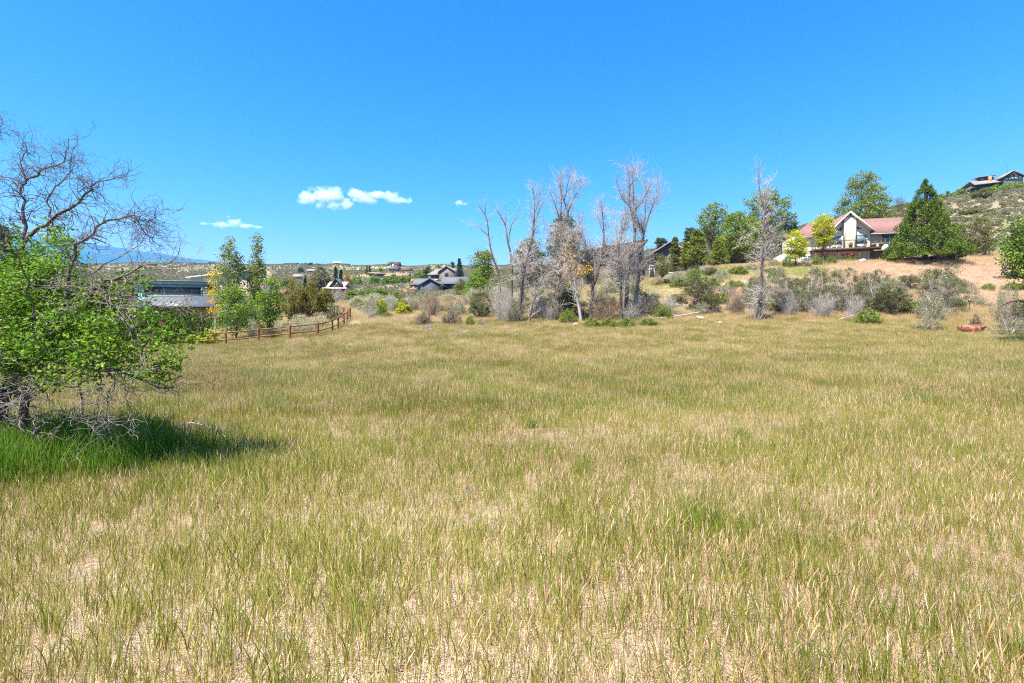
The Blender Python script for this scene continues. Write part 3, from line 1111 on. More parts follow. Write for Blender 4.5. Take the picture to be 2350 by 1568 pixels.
def blue_house():
    p = at(315, 740, 55)
    R = house('teal_house', 'modern teal board-sided house with flat grey roof and strip window behind the fence', (p[0], 55, 2.2), 15)
    W = 6.9

    def wall(g):
        g.box(0, W, 0, 5.5, -1.5, 4.62)
        x = 0.0
        while x < W:                        # vertical battens
            g.box(x, x + .05, -.028, 0, 3.2, 4.62)
            x += .23
    part(R, 'wall', M_teal, wall)

    def roof(g):
        g.box(-.4, W + 1.5, -.22, 6.2, 4.63, 4.95)
        g.box(-.5, W + 1.6, -.38, 6.3, 4.95, 5.0)
        g.slab([(W + 1.45, -.6, 4.55), (W + 2.05, -.2, 2.6), (W + 2.15, -.05, 2.6), (W + 1.6, -.45, 4.55)], .16)
    part(R, 'roof', M_fascia, roof)
    part(R, 'soffit', M_rust, lambda g: g.box(W + .05, W + 1.4, -.2, 1.19, 4.42, 4.498))
    wn = window(R, .75, 6.1, 3.62, 4.25, -.03, 3, frame=M_brown, glass=M_glassd, t=.05, name='strip_window')
    part(R, 'window_surround', M_teal, lambda g: (g.box(.5, 6.35, -.05, -.005, 3.42, 3.54), g.box(.5, 6.35, -.05, -.005, 4.33, 4.41), g.box(.5, .66, -.05, -.005, 3.54, 4.33), g.box(6.19, 6.35, -.05, -.005, 3.54, 4.33)))
    part(R, 'side_wall', M_ochre, lambda g: (g.box(W, W + 1.5, 1.2, 5.5, -1.5, 4.4), g.box(W + 1.0, W + 1.55, -2.2, 1.2, -1.5, 2.35)))
    lt = part(R, 'lean_to_roof', M_greymetal, lambda g: g.slab([(.5, -2.9, 1.95), (W + 1.2, -2.9, 1.95), (W + 1.5, 0, 3.15), (1.0, 0, 3.15)], -.10))
    g = Geo()
    x = 1.0
    while x < W + 1.2:
        g.slab([(x, -2.88, 2.09), (x + .04, -2.88, 2.09), (x + .14, -.02, 3.27), (x + .10, -.02, 3.27)], .04)
        x += .55
    obj('standing_seam', g.mesh('standing_seam', M_greymetal), lt)
    g = Geo().box(1.0, W + 1.5, -.06, -.002, 3.22, 3.36)
    obj('flashing', g.mesh('flashing', M_fascia), lt)
    part(R, 'lower_wall', M_ochre, lambda g: g.box(.8, W + .9, -2.4, -.01, -1.5, 1.93))
    window(R, 2.2, 3.6, .3, 1.6, -2.43, 1, frame=M_rust, glass=M_glassd)
    part(R, 'corner_post', M_teal, lambda g: (g.box(W + 1.75, W + 2.0, -.6, -.35, -1.5, 2.6), g.box(W + 2.1, W + 2.6, .0, .5, -1.5, 2.2)))
    # tan shed-roofed volume behind
    def tan(g):
        g.prism([(3.0, -1), (11.5, -1), (11.5, 7.35), (3.0, 6.0)], 6.6, 12)
    part(R, 'rear_volume', M_tan, tan)
    part(R, 'rear_roof', M_trim, lambda g: g.slab([(2.6, 6.3, 5.96), (11.9, 6.3, 7.44), (11.9, 12.3, 7.44), (2.6, 12.3, 5.96)], -.09))


blue_house()


def taupe_house():
    p = at(1478, 640, 86)
    R = house('taupe_house', 'long taupe house with grey gabled roof behind the bare trees', (p[0], 86, gz(p[0], 86) + .1), -8)
    z0 = -2.5
    part(R, 'wall', M_taupe, lambda g: (gable_wall(g, .2, 8.4, 0, 10, z0, 3.6, 6.2), g.box(-11, .2, 2, 9, z0, 5.2)))
    part(R, 'roof', M_greyroof, lambda g: (gable_roof(g, .2, 8.4, 0, 10, 3.6, 6.2, .7, .2), g.slab([(-12, 1.0, 5.1), (.8, 1.0, 6.9), (.8, 9.6, 6.9), (-12, 9.6, 5.1)], -.25)))
    part(R, 'stone_wing', M_stone, lambda g: gable_wall(g, -15.5, -9.8, -.5, 6, z0, 3.0, 5.0))
    part(R, 'wing_roof', M_greyroof, lambda g: gable_roof(g, -15.5, -9.8, -.5, 6, 3.0, 5.0, .5, .18))
    window(R, -9.2, -6.4, 3.0, 4.6, 1.95, 2, frame=M_brown)
    window(R, -5.6, -3.2, 1.0, 2.6, 1.95, 1, frame=M_brown)
    window(R, .9, 1.7, .2, 2.3, -.05, 0, frame=M_trim, glass=M_glassd, name='door')
    window(R, 4.0, 5.6, 1.1, 2.6, -.05, 1, frame=M_trim, glass=M_glassd)
    part(R, 'chimney', M_stone, lambda g: g.box(-11.6, -10.6, 3, 4.2, 3, 6.0))


taupe_house()


def charcoal_house():
    p = at(937, 671, 200)
    R = house('charcoal_house', 'dark charcoal house with slate-grey roofs and reddish timber porch in the valley', (p[0], 200, gz(p[0], 200) + .2), -6)
    z0 = -5
    # left wing (ridge along x), front gable, rear long wing
    part(R, 'wall', M_charcoal, lambda g: (g.box(2.6, 9, 4, 11, z0, 3.0), gable_wall(g, 4.6, 12.6, -.5, 9, z0, 2.6, 5.0), g.box(12, 22, 9, 17, z0, 3.9)))
    part(R, 'roof', M_darkroof, lambda g: (gable_roof(g, .8, 8.4, 1, 10, 3.0, 5.6, .5, .25, 'x'), gable_roof(g, 4.6, 13.4, -.5, 9, 2.5, 5.0, .6, .25), gable_roof(g, 11.5, 22, 8.4, 17, 4.0, 6.9, .6, .25, 'x')))
    part(R, 'chimney', M_charcoal, lambda g: g.box(6.6, 7.9, 4.4, 5.6, 3.5, 6.6))
    for x in (.9, 2.5):
        part(R, 'porch_post', M_rust, lambda g: g.box(x - .15, x + .15, .9, 1.2, z0, 3.0))
    part(R, 'porch_gable', M_rust, lambda g: g.prism([(.35, 2.7), (.65, 2.7), (.65, 5.5), (.35, 4.2)], 1.5, 9))
    part(R, 'deck', M_rust, lambda g: (g.box(-2.4, 4.4, -2.5, 1.0, -.4, 0.0), g.box(-2.4, 4.4, -2.55, -2.45, .75, .9)))
    for k in range(9):
        x = -2.35 + k * .84
        part(R, 'rail_post', M_rust, lambda g: g.box(x - .06, x + .06, -2.56, -2.44, -.4, .85))
    window(R, 5.2, 5.7, .3, 2.3, -.55, 0, frame=M_trim)
    window(R, 2.9, 4.2, .3, 2.3, 3.95, 1, frame=M_trim)
    window(R, 13.0, 15.5, 1.0, 2.6, 8.95, 1, frame=M_charcoal, glass=M_glassd)


charcoal_house()


def brown_house():
    p = at(984, 640, 250)
    R = house('brown_two_storey_house', 'tall brown house with pale grey gable roofs behind the charcoal house', (p[0], 250, gz(p[0], 250) - 1.0), -10)
    part(R, 'wall', M_taupe, lambda g: (gable_wall(g, 5.2, 13.2, 0, 8, -4, 5.6, 8.3), g.box(0, 5.2, 1, 9, -4, 4.2), g.box(.4, 4.6, -.8, 1, -4, 1.4)))
    part(R, 'roof', M_brownroof, lambda g: (gable_roof(g, 5.2, 13.2, 0, 8, 5.6, 8.3, .6, .25), gable_roof(g, 1.5, 14.5, 3, 11, 5.0, 7.9, .5, .25, 'x'), g.slab([(-1.0, -.4, 4.0), (5.2, -.4, 4.0), (5.2, 5, 7.2), (2.2, 5, 7.2)], -.25)))
    part(R, 'porch_roof', M_tanroof, lambda g: g.slab([(-.6, -2.0, 1.3), (5.0, -2.0, 1.3), (5.0, 1.2, 2.2), (-.6, 1.2, 2.2)], -.2))
    part(R, 'chimney', M_orange, lambda g: g.box(5.6, 7.0, 5, 6.2, 6, 9.6))
    part(R, 'stone_base', M_stone, lambda g: g.box(-.2, 3.2, -2.2, -.9, -4, .9))
    window(R, 8.2, 10.0, 3.4, 5.0, -.05, 1, frame=M_brown, glass=M_glassd)
    window(R, 1.2, 3.6, 2.4, 3.6, .95, 1, frame=M_brown, glass=M_glassd)


brown_house()


def ridge_houses():
    p = at(886, 624, 420)
    R = house('ridge_house', 'tall pale grey house with brown gable roof on the far skyline', (p[0], 420, gz(p[0], 420) - .5), -4)
    part(R, 'wall', mat_noise('stucco_grey', [(.40, .37, .37), (.48, .45, .44)], 2), lambda g: (gable_wall(g, 2.0, 8.6, 0, 8, 3, 6.6, 8.8), g.box(.6, 9.4, 1.2, 8, 3, 6.4)))
    part(R, 'lower_wall', M_charcoal, lambda g: g.box(.9, 8.9, .5, 8, -4, 3.05))
    part(R, 'roof', M_brown, lambda g: (gable_roof(g, 2.0, 8.6, 0, 8, 6.6, 8.8, .5, .3), gable_roof(g, .4, 9.8, 1.6, 9, 6.7, 9.6, .6, .35, 'x')))
    for a in (4.0, 6.2):
        window(R, a, a + .9, 5.4, 6.7, -.05, 0, frame=M_brown, glass=M_glassd)
    window(R, 4.4, 6.2, .6, 2.4, .45, 1, frame=M_brown, glass=M_glassd)
    part(R, 'garage_wing', M_brown, lambda g: g.box(10.4, 19.8, 2, 9, -4, 2.4))
    part(R, 'garage_roof', M_brown, lambda g: gable_roof(g, 10.4, 19.8, 2, 9, 2.4, 4.4, .5, .3, 'x'))
    p = at(845, 634, 330)
    R = house('terracotta_roof_house', 'long low dark house with terracotta roofs above the green bushes', (p[0], 330, gz(p[0], 330) - .3), -7)
    part(R, 'wall', M_taupe, lambda g: (g.box(.3, 10.5, 0, 8, -5, 3.2), g.box(11.5, 26, -1, 7, -5, 1.6)))
    part(R, 'roof', M_terra, lambda g: (g.slab([(-.3, -.8, 3.9), (11.2, -.8, 3.0), (11.2, 8.5, 4.4), (-.3, 8.5, 5.2)], -.3), gable_roof(g, 11.5, 27, -1, 7, 1.6, 3.6, .6, .3, 'x')))
    for a in (2.0, 5.0, 8.0):
        window(R, a, a + 1.5, .6, 2.0, -.05, 1, frame=M_brown, glass=M_glassd)
    p = at(766, 614, 800)
    R = house('white_barn', 'small white-roofed building on the skyline among trees', (p[0], 800, gz(p[0], 800) - .5), 20)
    part(R, 'wall', mat_noise('barn_wall', [(.35, .33, .32), (.42, .40, .38)], 2), lambda g: gable_wall(g, 0, 11, 0, 9, -4, 2.6, 5.4, 'x'))
    part(R, 'roof', mat_noise('barn_roof', [(.42, .40, .38), (.50, .48, .46)], 2), lambda g: gable_roof(g, 0, 11, 0, 9, 2.6, 5.4, .5, .3, 'x'))
    window(R, 3, 6, .0, 2.2, -.05, 0, frame=M_trim, glass=M_glassd, name='barn_door')
    for k, (px, Y, ww, label) in enumerate(((704, 420, 11, 'far beige bungalow with low pale roof above the junipers'), (672, 300, 5.5, 'pale shed roof just showing right of the poplars'))):
        p = at(px, 625, Y)
        R = house('bungalow' if k == 0 else 'shed', label, (p[0], Y, gz(p[0], Y) - .4), 8)
        part(R, 'wall', M_tan, lambda g: gable_wall(g, 0, ww, 0, 7, -3, 2.2, 3.9, 'x'))
        part(R, 'roof', M_brownroof, lambda g: gable_roof(g, 0, ww, 0, 7, 2.2, 3.9, .5, .25, 'x'))
        window(R, 2, 4, .6, 1.8, -.05, 1, frame=M_trim, glass=M_glassd)
    p = at(634, 661, 120)
    R = house('red_shed', 'small dark red roofed shed beyond the young trees', (p[0], 120, gz(p[0], 120) - .2), -10)
    part(R, 'wall', M_brown, lambda g: gable_wall(g, 0, 1.9, 0, 2.4, -2, 1.4, 2.0, 'x'))
    part(R, 'roof', mat_noise('roof_maroon', [(.20, .075, .06), (.28, .11, .09)], 4), lambda g: gable_roof(g, 0, 1.9, 0, 2.4, 1.4, 2.3, .25, .12, 'x'))
    part(R, 'door', M_charcoal, lambda g: g.box(.6, 1.2, -.06, -.002, 0, 1.3))


ridge_houses()


def chalet():
    p = at(744, 672, 150)
    z = gz(p[0] + 3, 150)
    R = house('chalet', 'dark timber chalet with tan metal roof and steep front gable', (p[0], 150, max(z - .3, EYE + (HY - 676) / F * 150)), -5)
    part(R, 'wall', M_brown, lambda g: (g.box(.5, 6.2, .5, 6, -4, 2.1), g.prism([(1.5, 2.1), (5.3, 2.1), (3.4, 4.55)], .6, 4)))
    part(R, 'porch_roof', M_tanroof, lambda g: g.slab([(-.3, -1.6, 1.65), (7.6, -1.6, 1.45), (6.6, .7, 2.05), (.2, .7, 2.15)], -.12))
    part(R, 'roof', M_tanroof, lambda g: (g.slab([(.1, .7, 2.1), (6.1, .7, 2.1), (6.1, 3.4, 4.0), (.1, 3.4, 4.0)], -.12), g.slab([(.1, 3.4, 4.0), (6.1, 3.4, 4.0), (6.1, 6.5, 2.0), (.1, 6.5, 2.0)], -.12)))
    part(R, 'gable_roof', M_charcoal, lambda g: (g.slab([(1.3, .2, 2.12), (3.4, .2, 4.75), (3.4, 4, 4.75), (1.3, 4, 2.12)], -.14), g.slab([(3.4, .2, 4.75), (5.5, .2, 2.12), (5.5, 4, 2.12), (3.4, 4, 4.75)], -.14)))
    for x in (.1, 7.0):
        part(R, 'porch_post', M_rust, lambda g: g.box(x, x + .2, -1.5, -1.3, -2.5, 1.5))
    part(R, 'porch_deck', M_rust, lambda g: g.box(-.2, 7.4, -1.6, .5, -.5, -.25))
    window(R, 2.6, 4.2, 2.4, 3.4, .55, 1, frame=M_brown, glass=M_glassd)
    window(R, 1.5, 2.6, .4, 1.5, .45, 1, frame=M_brown, glass=M_glassd)


chalet()


def hilltop_house():
    p = at(2222, 440, 215)
    R = house('hilltop_house', 'brown-roofed house with clerestory and timber gable on top of the hill', (p[0], 215, EYE + (HY - 447) / F * 215 + 2.0), -14)
    R.scale = (.84, .84, .84)
    z0 = -9
    part(R, 'wall', M_timber, lambda g: (g.box(3.0, 21, 1, 12, z0, 2.6), gable_wall(g, 13.4, 21.4, -2.4, 8, z0, 4.9, 7.6)))
    part(R, 'roof', M_brownroof, lambda g: (g.slab([(1.8, -1.2, 1.9), (18.6, -1.2, 3.0), (19.5, 6, 6.2), (3.6, 6, 5.6)], -.3), g.slab([(3.6, 6, 5.6), (19.5, 6, 6.2), (20, 13, 3.0), (2.0, 13, 2.6)], -.3),
                                            gable_roof(g, 13.4, 21.4, -2.4, 8, 4.9, 7.6, .7, .3), g.slab([(22, 2, 6.0), (34, 2, 6.6), (34, 9, 8.4), (22, 9, 7.6)], -.3)))
    cl = part(R, 'clerestory', M_charcoal, lambda g: g.box(7.2, 13.2, 4.4, 8, 4.5, 7.0))
    g = Geo().slab([(6.3, 3.4, 7.0), (14.0, 3.4, 7.5), (14.0, 9, 8.0), (6.3, 9, 7.4)], -.3)
    obj('clerestory_roof', g.mesh('clerestory_roof', M_brownroof), cl)
    window(R, 7.6, 9.4, 5.9, 6.8, 4.35, 1, frame=M_timber)
    part(R, 'chimney', M_orange, lambda g: g.box(10.2, 11.3, 2.4, 3.6, 3.0, 7.0))
    for k in range(5):
        a = 14.1 + k * 1.36
        window(R, a, a + 1.15, 3.0, 4.7, -2.45, 0, frame=M_timber, t=.06)
    part(R, 'truss', M_charcoal, lambda g: (g.box(17.25, 17.55, -3.0, -2.7, 4.9, 7.5), g.slab([(14.6, -3.0, 4.9), (15.1, -3.0, 4.9), (17.4, -3.0, 6.3), (17.4, -3.0, 6.6)], .2), g.slab([(20.2, -3.0, 4.9), (17.4, -3.0, 6.6), (17.4, -3.0, 6.3), (19.7, -3.0, 4.9)], .2)))
    part(R, 'porch_roof', M_brownroof, lambda g: g.slab([(-1.8, -.5, .2), (3.4, -.5, .9), (3.6, 4, 1.6), (-1.4, 4, 1.0)], -.25))
    part(R, 'porch_post', M_stone, lambda g: g.box(-.2, .5, .2, .9, z0, .2))
    part(R, 'weather_mast', M_railmetal, lambda g: (g.box(17.4, 17.52, 2, 2.12, 7, 11.2), g.box(17.1, 17.9, 2.0, 2.1, 10.9, 11.1)))
    for x0, x1, z in ((6.6, 8.0, 3.75), (12.6, 14.4, 4.2)):
        part(R, 'skylight', M_trim, lambda g: g.slab([(x0, 1.6, z), (x1, 1.6, z + .07), (x1, 2.4, z + .42), (x0, 2.4, z + .35)], -.35))


hilltop_house()

# ------------------------------------------------------------------ trees and shrubs
M_bark = mat_noise('bark_brown', [(.07, .05, .04), (.15, .115, .095)], scale=9, stretch=(1, 1, .25), rough=.95, bump=.6)
M_barkred = mat_noise('bark_oak', [(.035, .022, .018), (.085, .048, .034), (.16, .10, .075)], scale=14, stretch=(1, 1, .3), rough=.95, bump=.9, bscale=30)
M_dead = mat_noise('dead_wood_grey', [(.05, .036, .03), (.115, .088, .075), (.24, .20, .18)], scale=5, stretch=(1, 1, .2), rough=.95, bump=.4)
M_deadpale = mat_noise('dead_wood_pale', [(.34, .30, .275), (.48, .44, .41)], scale=6, rough=.9)
M_oaktwig = mat_noise('twig_oak_dead', [(.13, .10, .09), (.33, .28, .255)], scale=6, rough=.95)
M_twig = mat_noise('twig_grey', [(.27, .235, .205), (.54, .485, .445)], scale=3, rough=.95)
M_twigdark = mat_noise('twig_purple_brown', [(.085, .06, .06), (.17, .125, .12)], scale=3, rough=.95)
M_birch = mat_noise('bark_birch', [(.30, .28, .25), (.56, .54, .50)], scale=5, stretch=(1, 1, 2), rough=.9)
M_redtwig = mat_noise('twig_reddish', [(.20, .12, .09), (.34, .24, .19)], scale=3, rough=.95)

LEAF = {
    'poplar': mat_leaf('leaf_poplar', [(.095, .15, .036), (.17, .24, .06), (.27, .345, .11)], .3, patch=.4, patch_scale=.5),
    'mid': mat_leaf('leaf_mid_green', [(.08, .15, .02), (.16, .26, .035), (.26, .36, .06)], .35, patch=.4, patch_scale=.6),
    'bright': mat_leaf('leaf_bright_green', [(.08, .17, .02), (.15, .27, .03), (.25, .37, .05)], .4, patch=.4, patch_scale=.7),
    'dark': mat_leaf('leaf_dark_green', [(.035, .07, .02), (.07, .115, .03), (.12, .17, .05)], .25, patch=.4, patch_scale=.5),
    'yellow': mat_leaf('leaf_yellow', [(.42, .32, .02), (.60, .46, .03), (.40, .40, .04)], .4, patch=.3),
    'lime': mat_leaf('leaf_lime', [(.22, .32, .02), (.40, .48, .03), (.56, .58, .04)], .4, patch=.4, patch_scale=.8),
    'juniper': mat_leaf('leaf_juniper', [(.06, .085, .018), (.13, .145, .025), (.24, .22, .03), (.20, .13, .03)], .2, patch=.35, patch_scale=1.2),
    'olive': mat_leaf('leaf_olive', [(.07, .09, .026), (.125, .145, .04), (.20, .21, .065)], .2, patch=.4, patch_scale=1.0),
    'spruce': mat_leaf('needle_spruce', [(.03, .075, .010), (.085, .16, .018), (.22, .30, .035)], .2, patch=.3, patch_scale=1.0),
    'spruce_dark': mat_leaf('needle_dark', [(.02, .045, .022), (.04, .07, .035), (.07, .10, .05)], .15, patch=.3),
    'pine': mat_leaf('needle_pine', [(.08, .13, .02), (.16, .21, .035), (.25, .30, .06)], .2, patch=.3),
    'orange': mat_leaf('leaf_orange', [(.28, .14, .04), (.36, .22, .05), (.20, .20, .05)], .3),
    'sage': mat_leaf('leaf_sage', [(.15, .17, .12), (.235, .26, .19), (.34, .36, .27)], .2, patch=.4, patch_scale=1.5),
    'sagedark': mat_leaf('leaf_sage_dark', [(.10, .10, .075), (.17, .175, .125), (.25, .25, .185)], .15, patch=.4, patch_scale=1.5),
    'silver': mat_leaf('leaf_silver', [(.26, .29, .22), (.36, .395, .31), (.46, .49, .40)], .2, patch=.3, patch_scale=1.0),
    'shrub': mat_leaf('leaf_shrub_green', [(.06, .085, .03), (.11, .135, .05), (.17, .19, .085)], .25, patch=.4, patch_scale=1.2),
    'shrubgrey': mat_leaf('leaf_shrub_grey', [(.12, .13, .07), (.19, .19, .11), (.26, .24, .16)], .25, patch=.4, patch_scale=1.2),
    'tuftgreen': mat_leaf('leaf_rabbitbrush', [(.10, .17, .03), (.17, .25, .05), (.25, .30, .09)], .3, patch=.3),
    'oak': mat_leaf('leaf_oak', [(.042, .125, .012), (.085, .21, .018), (.16, .31, .03), (.29, .42, .06)], .42, patch=.35, patch_scale=1.6),
}

PROF = {
    'round': lambda t: np.sqrt(np.clip(1 - (2 * t - .9) ** 2 / 1.2, .02, 1)),
    'oval': lambda t: np.sin(np.pi * np.clip(t * .93 + .06, 0, 1)) ** .7,
    'cone': lambda t: np.clip(1.0 - t, .015, 1) ** .92,
    'egg': lambda t: np.sin(np.pi * np.clip(t, 0, 1) ** .75 * .95 + .05) ** .8,
    'column': lambda t: np.clip(np.minimum(1, 3 * (1.02 - t)) * (.75 + .25 * np.sin(6 * t)), .05, 1),
    'dome': lambda t: np.sqrt(np.clip(1 - t ** 2, .02, 1)),
}


def broadleaf(H, W, base=.2, prof='oval', ncl=60, nl=70, cr=.10, ls=.2, tr=.14, lean=0.0, seed=1, shape='leaf', stretchz=.8, droop=.2, stems=1, twigs=0, fork=.5, hollow=.35, tap=False):
    """wood and leaf geometry of a broad-leaved tree or shrub: limbs run from the trunk to leaf clumps spread through the crown"""
    r = np.random.default_rng(seed)
    t = r.uniform(0, 1, ncl * 4)
    pr = PROF[prof](t)
    keep = r.uniform(size=len(t)) < (np.maximum(pr, .22) if tap else pr ** 1.2)
    t = t[keep][:ncl]
    pr = pr[keep][:ncl]
    n = len(t)
    a = r.uniform(0, 2 * np.pi, n)
    rad = pr * W / 2 * (hollow + (1 - hollow) * np.sqrt(r.uniform(0, 1, n))) * r.uniform(.75, 1.08, n)
    z = H * (base + (1 - base) * t * .97)
    C = np.stack([rad * np.cos(a) + lean * z, rad * np.sin(a), z], 1)
    wood = Geo()
    tops = []
    for s_ in range(stems):
        q = r.uniform(0, 2 * np.pi)
        off = np.array([np.cos(q), np.sin(q), 0]) * (W * .06 * (stems > 1))
        tip = np.array([lean * H * .9, 0, H * .9]) + (r.normal(size=3) * W * .12 * np.array([1, 1, .3]) if stems > 1 else 0)
        tp = spline([off + [0, 0, -.15 * min(1, H)], off * 1.2 + np.array([r.normal() * .02 * W, r.normal() * .02 * W, H * .25]), off * 2 + tip * .55 + r.normal(size=3) * .03 * W, tip], 9)
        tops.append(tp)
    TP = np.stack(tops)
    TR = np.linspace(1, .12, 9)[None] * tr * np.ones((stems, 1))
    TR[:, 0] *= 1.35
    wood.tubes(TP, TR, 7)
    j = r.integers(0, stems, n)
    hz = np.clip(z * fork * r.uniform(.75, 1.15, n) / H * 8 / .9, .6, 7.5)
    i = hz.astype(int)
    A = TP[j, i]
    mid = A * .5 + C * .5 + np.array([0, 0, -.06 * H]) * r.uniform(0, 1, (n, 1)) + r.normal(size=(n, 3)) * .03 * W
    LP = bez(A, mid, C, 6)
    LR = np.linspace(1, .25, 6)[None] * (tr * r.uniform(.14, .30, n))[:, None]
    wood.tubes(LP, LR, 4)
    if twigs:
        P, T, _ = sample_on(LP, LR, twigs, .35, 1, r)
        tw, twr = sprout(P, T, W * .16, tr * .07, .8, .15, 4, .25, r)
        wood.tubes(tw, twr, 3)
        if twigs >= 400:
            P, T, _ = sample_on(tw, twr, int(twigs * 1.6), .2, 1, r)
            tw2, twr2 = sprout(P, T, W * .08, tr * .05, .8, .1, 3, .3, r)
            wood.tubes(tw2, twr2, 3)
    leaf = Geo()
    if nl:
        cs = cr * H * r.uniform(.6, 1.25, n) * ((.42 + .58 * pr) if tap else 1.0)
        k = np.repeat(np.arange(n), nl)
        d = r.normal(size=(len(k), 3))
        d = nrm(d) * (r.uniform(0, 1, (len(k), 1)) ** .45)
        pts = C[k] + d * cs[k][:, None] * np.array([1.15, 1.15, stretchz])
        pts[:, 2] = np.maximum(pts[:, 2], .03 * H)
        leaf.leaves(pts, ls, shape, .5, droop=droop, r=r, D=np.tile([[lean * 2.5, 0, 0]], (len(k), 1)) + r.normal(size=(len(k), 3)))
    return wood, leaf


def conifer(H, W, seed=1, whorls=26, per=9, nn=26, ls=.3, base=.05, droop=.25, tr=.16, shape='thin', bushy=.12, lean=0.0, pw=.85, jit=(.62, 1.12)):
    r = np.random.default_rng(seed)
    wood, leaf = Geo(), Geo()
    tp = spline([(0, 0, -.2), (0, 0, H * .3), (lean * H * .6, 0, H * .7), (lean * H, 0, H * .985)], 10)
    wood.tubes(tp[None], (np.linspace(1, .06, 10) * tr)[None], 8)
    t = np.repeat((np.arange(whorls) + .5) / whorls, per)
    n = len(t)
    t = np.clip(t + r.normal(size=n) * .35 / whorls, 0, .995)
    a = r.uniform(0, 2 * np.pi, n)
    L = W / 2 * (1.0 - t) ** pw * r.uniform(jit[0], jit[1], n) + .02 * W
    z = H * (base + (1 - base) * t)
    A = np.stack([lean * z, z * 0, z], 1)
    dirv = np.stack([np.cos(a), np.sin(a), z * 0], 1)
    C = A + dirv * L[:, None] + np.stack([z * 0, z * 0, (-droop * (1 - t) + .25 * t) * L], 1)
    mid = (A + C) / 2 + np.array([0, 0, 1]) * (.10 * L)[:, None]
    P = bez(A, mid, C, 5)
    R = np.linspace(1, .2, 5)[None] * (tr * .22 * (1.05 - t))[:, None]
    wood.tubes(P, R, 3)
    k = np.repeat(np.arange(n), nn)
    u = r.uniform(.12, 1, len(k)) ** .7
    f = u * 4
    i = np.minimum(f.astype(int), 3)
    w = (f - i)[:, None]
    pts = P[k, i] * (1 - w) + P[k, i + 1] * w
    out = dirv[k] * 1.0 + r.normal(size=(len(k), 3)) * .5 + np.array([0, 0, .25])
    pts = pts + r.normal(size=(len(k), 3)) * (bushy * W * .3 * (1.05 - t[k]) + .02 * W)[:, None] * np.array([1, 1, .7])
    leaf.leaves(pts, ls, shape, .5, D=nrm(out), r=r)
    return wood, leaf


def put(name, label, cat, px, Y, wood, leaf, mw, ml, group=None, rotz=0.0, wname='trunk', lname='crown', base=None):
    p = spot(px, Y) if base is None else base
    t = thing(name, label, cat, p, rotz, group)
    obj(wname, wood.mesh(wname, mw, True), t)
    if leaf is not None and leaf.n:
        o = obj(lname, leaf.mesh(lname, ml), t)
        o['kind'] = 'stuff'
    return t


def tree(name, label, px, Y, top, wpx, leaf, kind='broad', mw=None, group=None, **kw):
    p = spot(px, Y)
    H = max(.5, height_to(top, p))
    W = wpx / F * Y
    f = broadleaf if kind == 'broad' else conifer
    w, l = f(H, W, **kw)
    return put(name, label, 'tree', px, Y, w, l, mw or M_bark, LEAF[leaf], group)


# --- young trees by the teal house
tree('poplar_tree', 'tall slender grey-green poplar with pale trunk behind the teal house fence', 528, 49, 536, 62, 'poplar', mw=M_birch, prof='egg', base=.22, ncl=110, nl=42, cr=.055, ls=.17, tr=.11, seed=3, lean=.01, hollow=.15)
tree('poplar_tree', 'narrow upright poplar with dense dark leaves next to the pale-trunked poplar', 587, 50, 534, 36, 'poplar', mw=M_birch, prof='column', base=.25, ncl=90, nl=48, cr=.055, ls=.17, tr=.10, seed=4, lean=.012, hollow=.1)
tree('yellow_tree', 'sparse tree with bright yellow leaves beside the teal house', 494, 50, 612, 40, 'yellow', mw=M_birch, prof='egg', base=.3, ncl=26, nl=42, cr=.10, ls=.16, tr=.07, seed=5, twigs=40)
tree('sapling', 'bright green young tree with bare lower trunk just behind the rail fence', 541, 42.5, 655, 68, 'bright', prof='round', base=.2, ncl=60, nl=62, cr=.13, ls=.15, tr=.07, seed=6)
tree('sapling', 'upright mid-green young tree between the sapling and the junipers', 619, 46, 628, 54, 'bright', prof='egg', base=.1, ncl=70, nl=60, cr=.10, ls=.15, tr=.07, seed=7)
tree('willow_bush', 'low leafy green bush at the poplars\' foot', 578, 47, 690, 40, 'mid', prof='dome', base=.05, ncl=40, nl=60, cr=.16, ls=.15, tr=.05, seed=8, stems=3)
for i, (px, top, w, lab) in enumerate(((673, 640, 58, 'tallest golden-green juniper of the clump behind the fence'), (712, 648, 52, 'golden-green juniper in the middle of the clump'), (748, 662, 44, 'smallest olive-gold juniper at the fence bend'))):
    tree('juniper', lab, px, 56 + i, top, w, 'juniper', prof='egg', base=.02, ncl=110, nl=46, cr=.07, ls=.20, tr=.10, seed=20 + i, shape='thin', stretchz=1.9, droop=-1.0, stems=2, group='junipers behind the rail fence')
tree('green_shrub', 'loose grey-green shrub inside the fence corner', 766, 52, 694, 42, 'shrubgrey', prof='dome', base=.05, ncl=46, nl=44, cr=.14, ls=.13, tr=.03, seed=25, stems=5, twigs=200, mw=M_twig)
tree('bare_bush', 'leafless grey bushy tree in front of the chalet', 772, 75, 655, 40, 'shrubgrey', prof='round', base=.1, ncl=60, nl=4, cr=.1, ls=.1, tr=.07, seed=26, twigs=900, mw=M_twig)

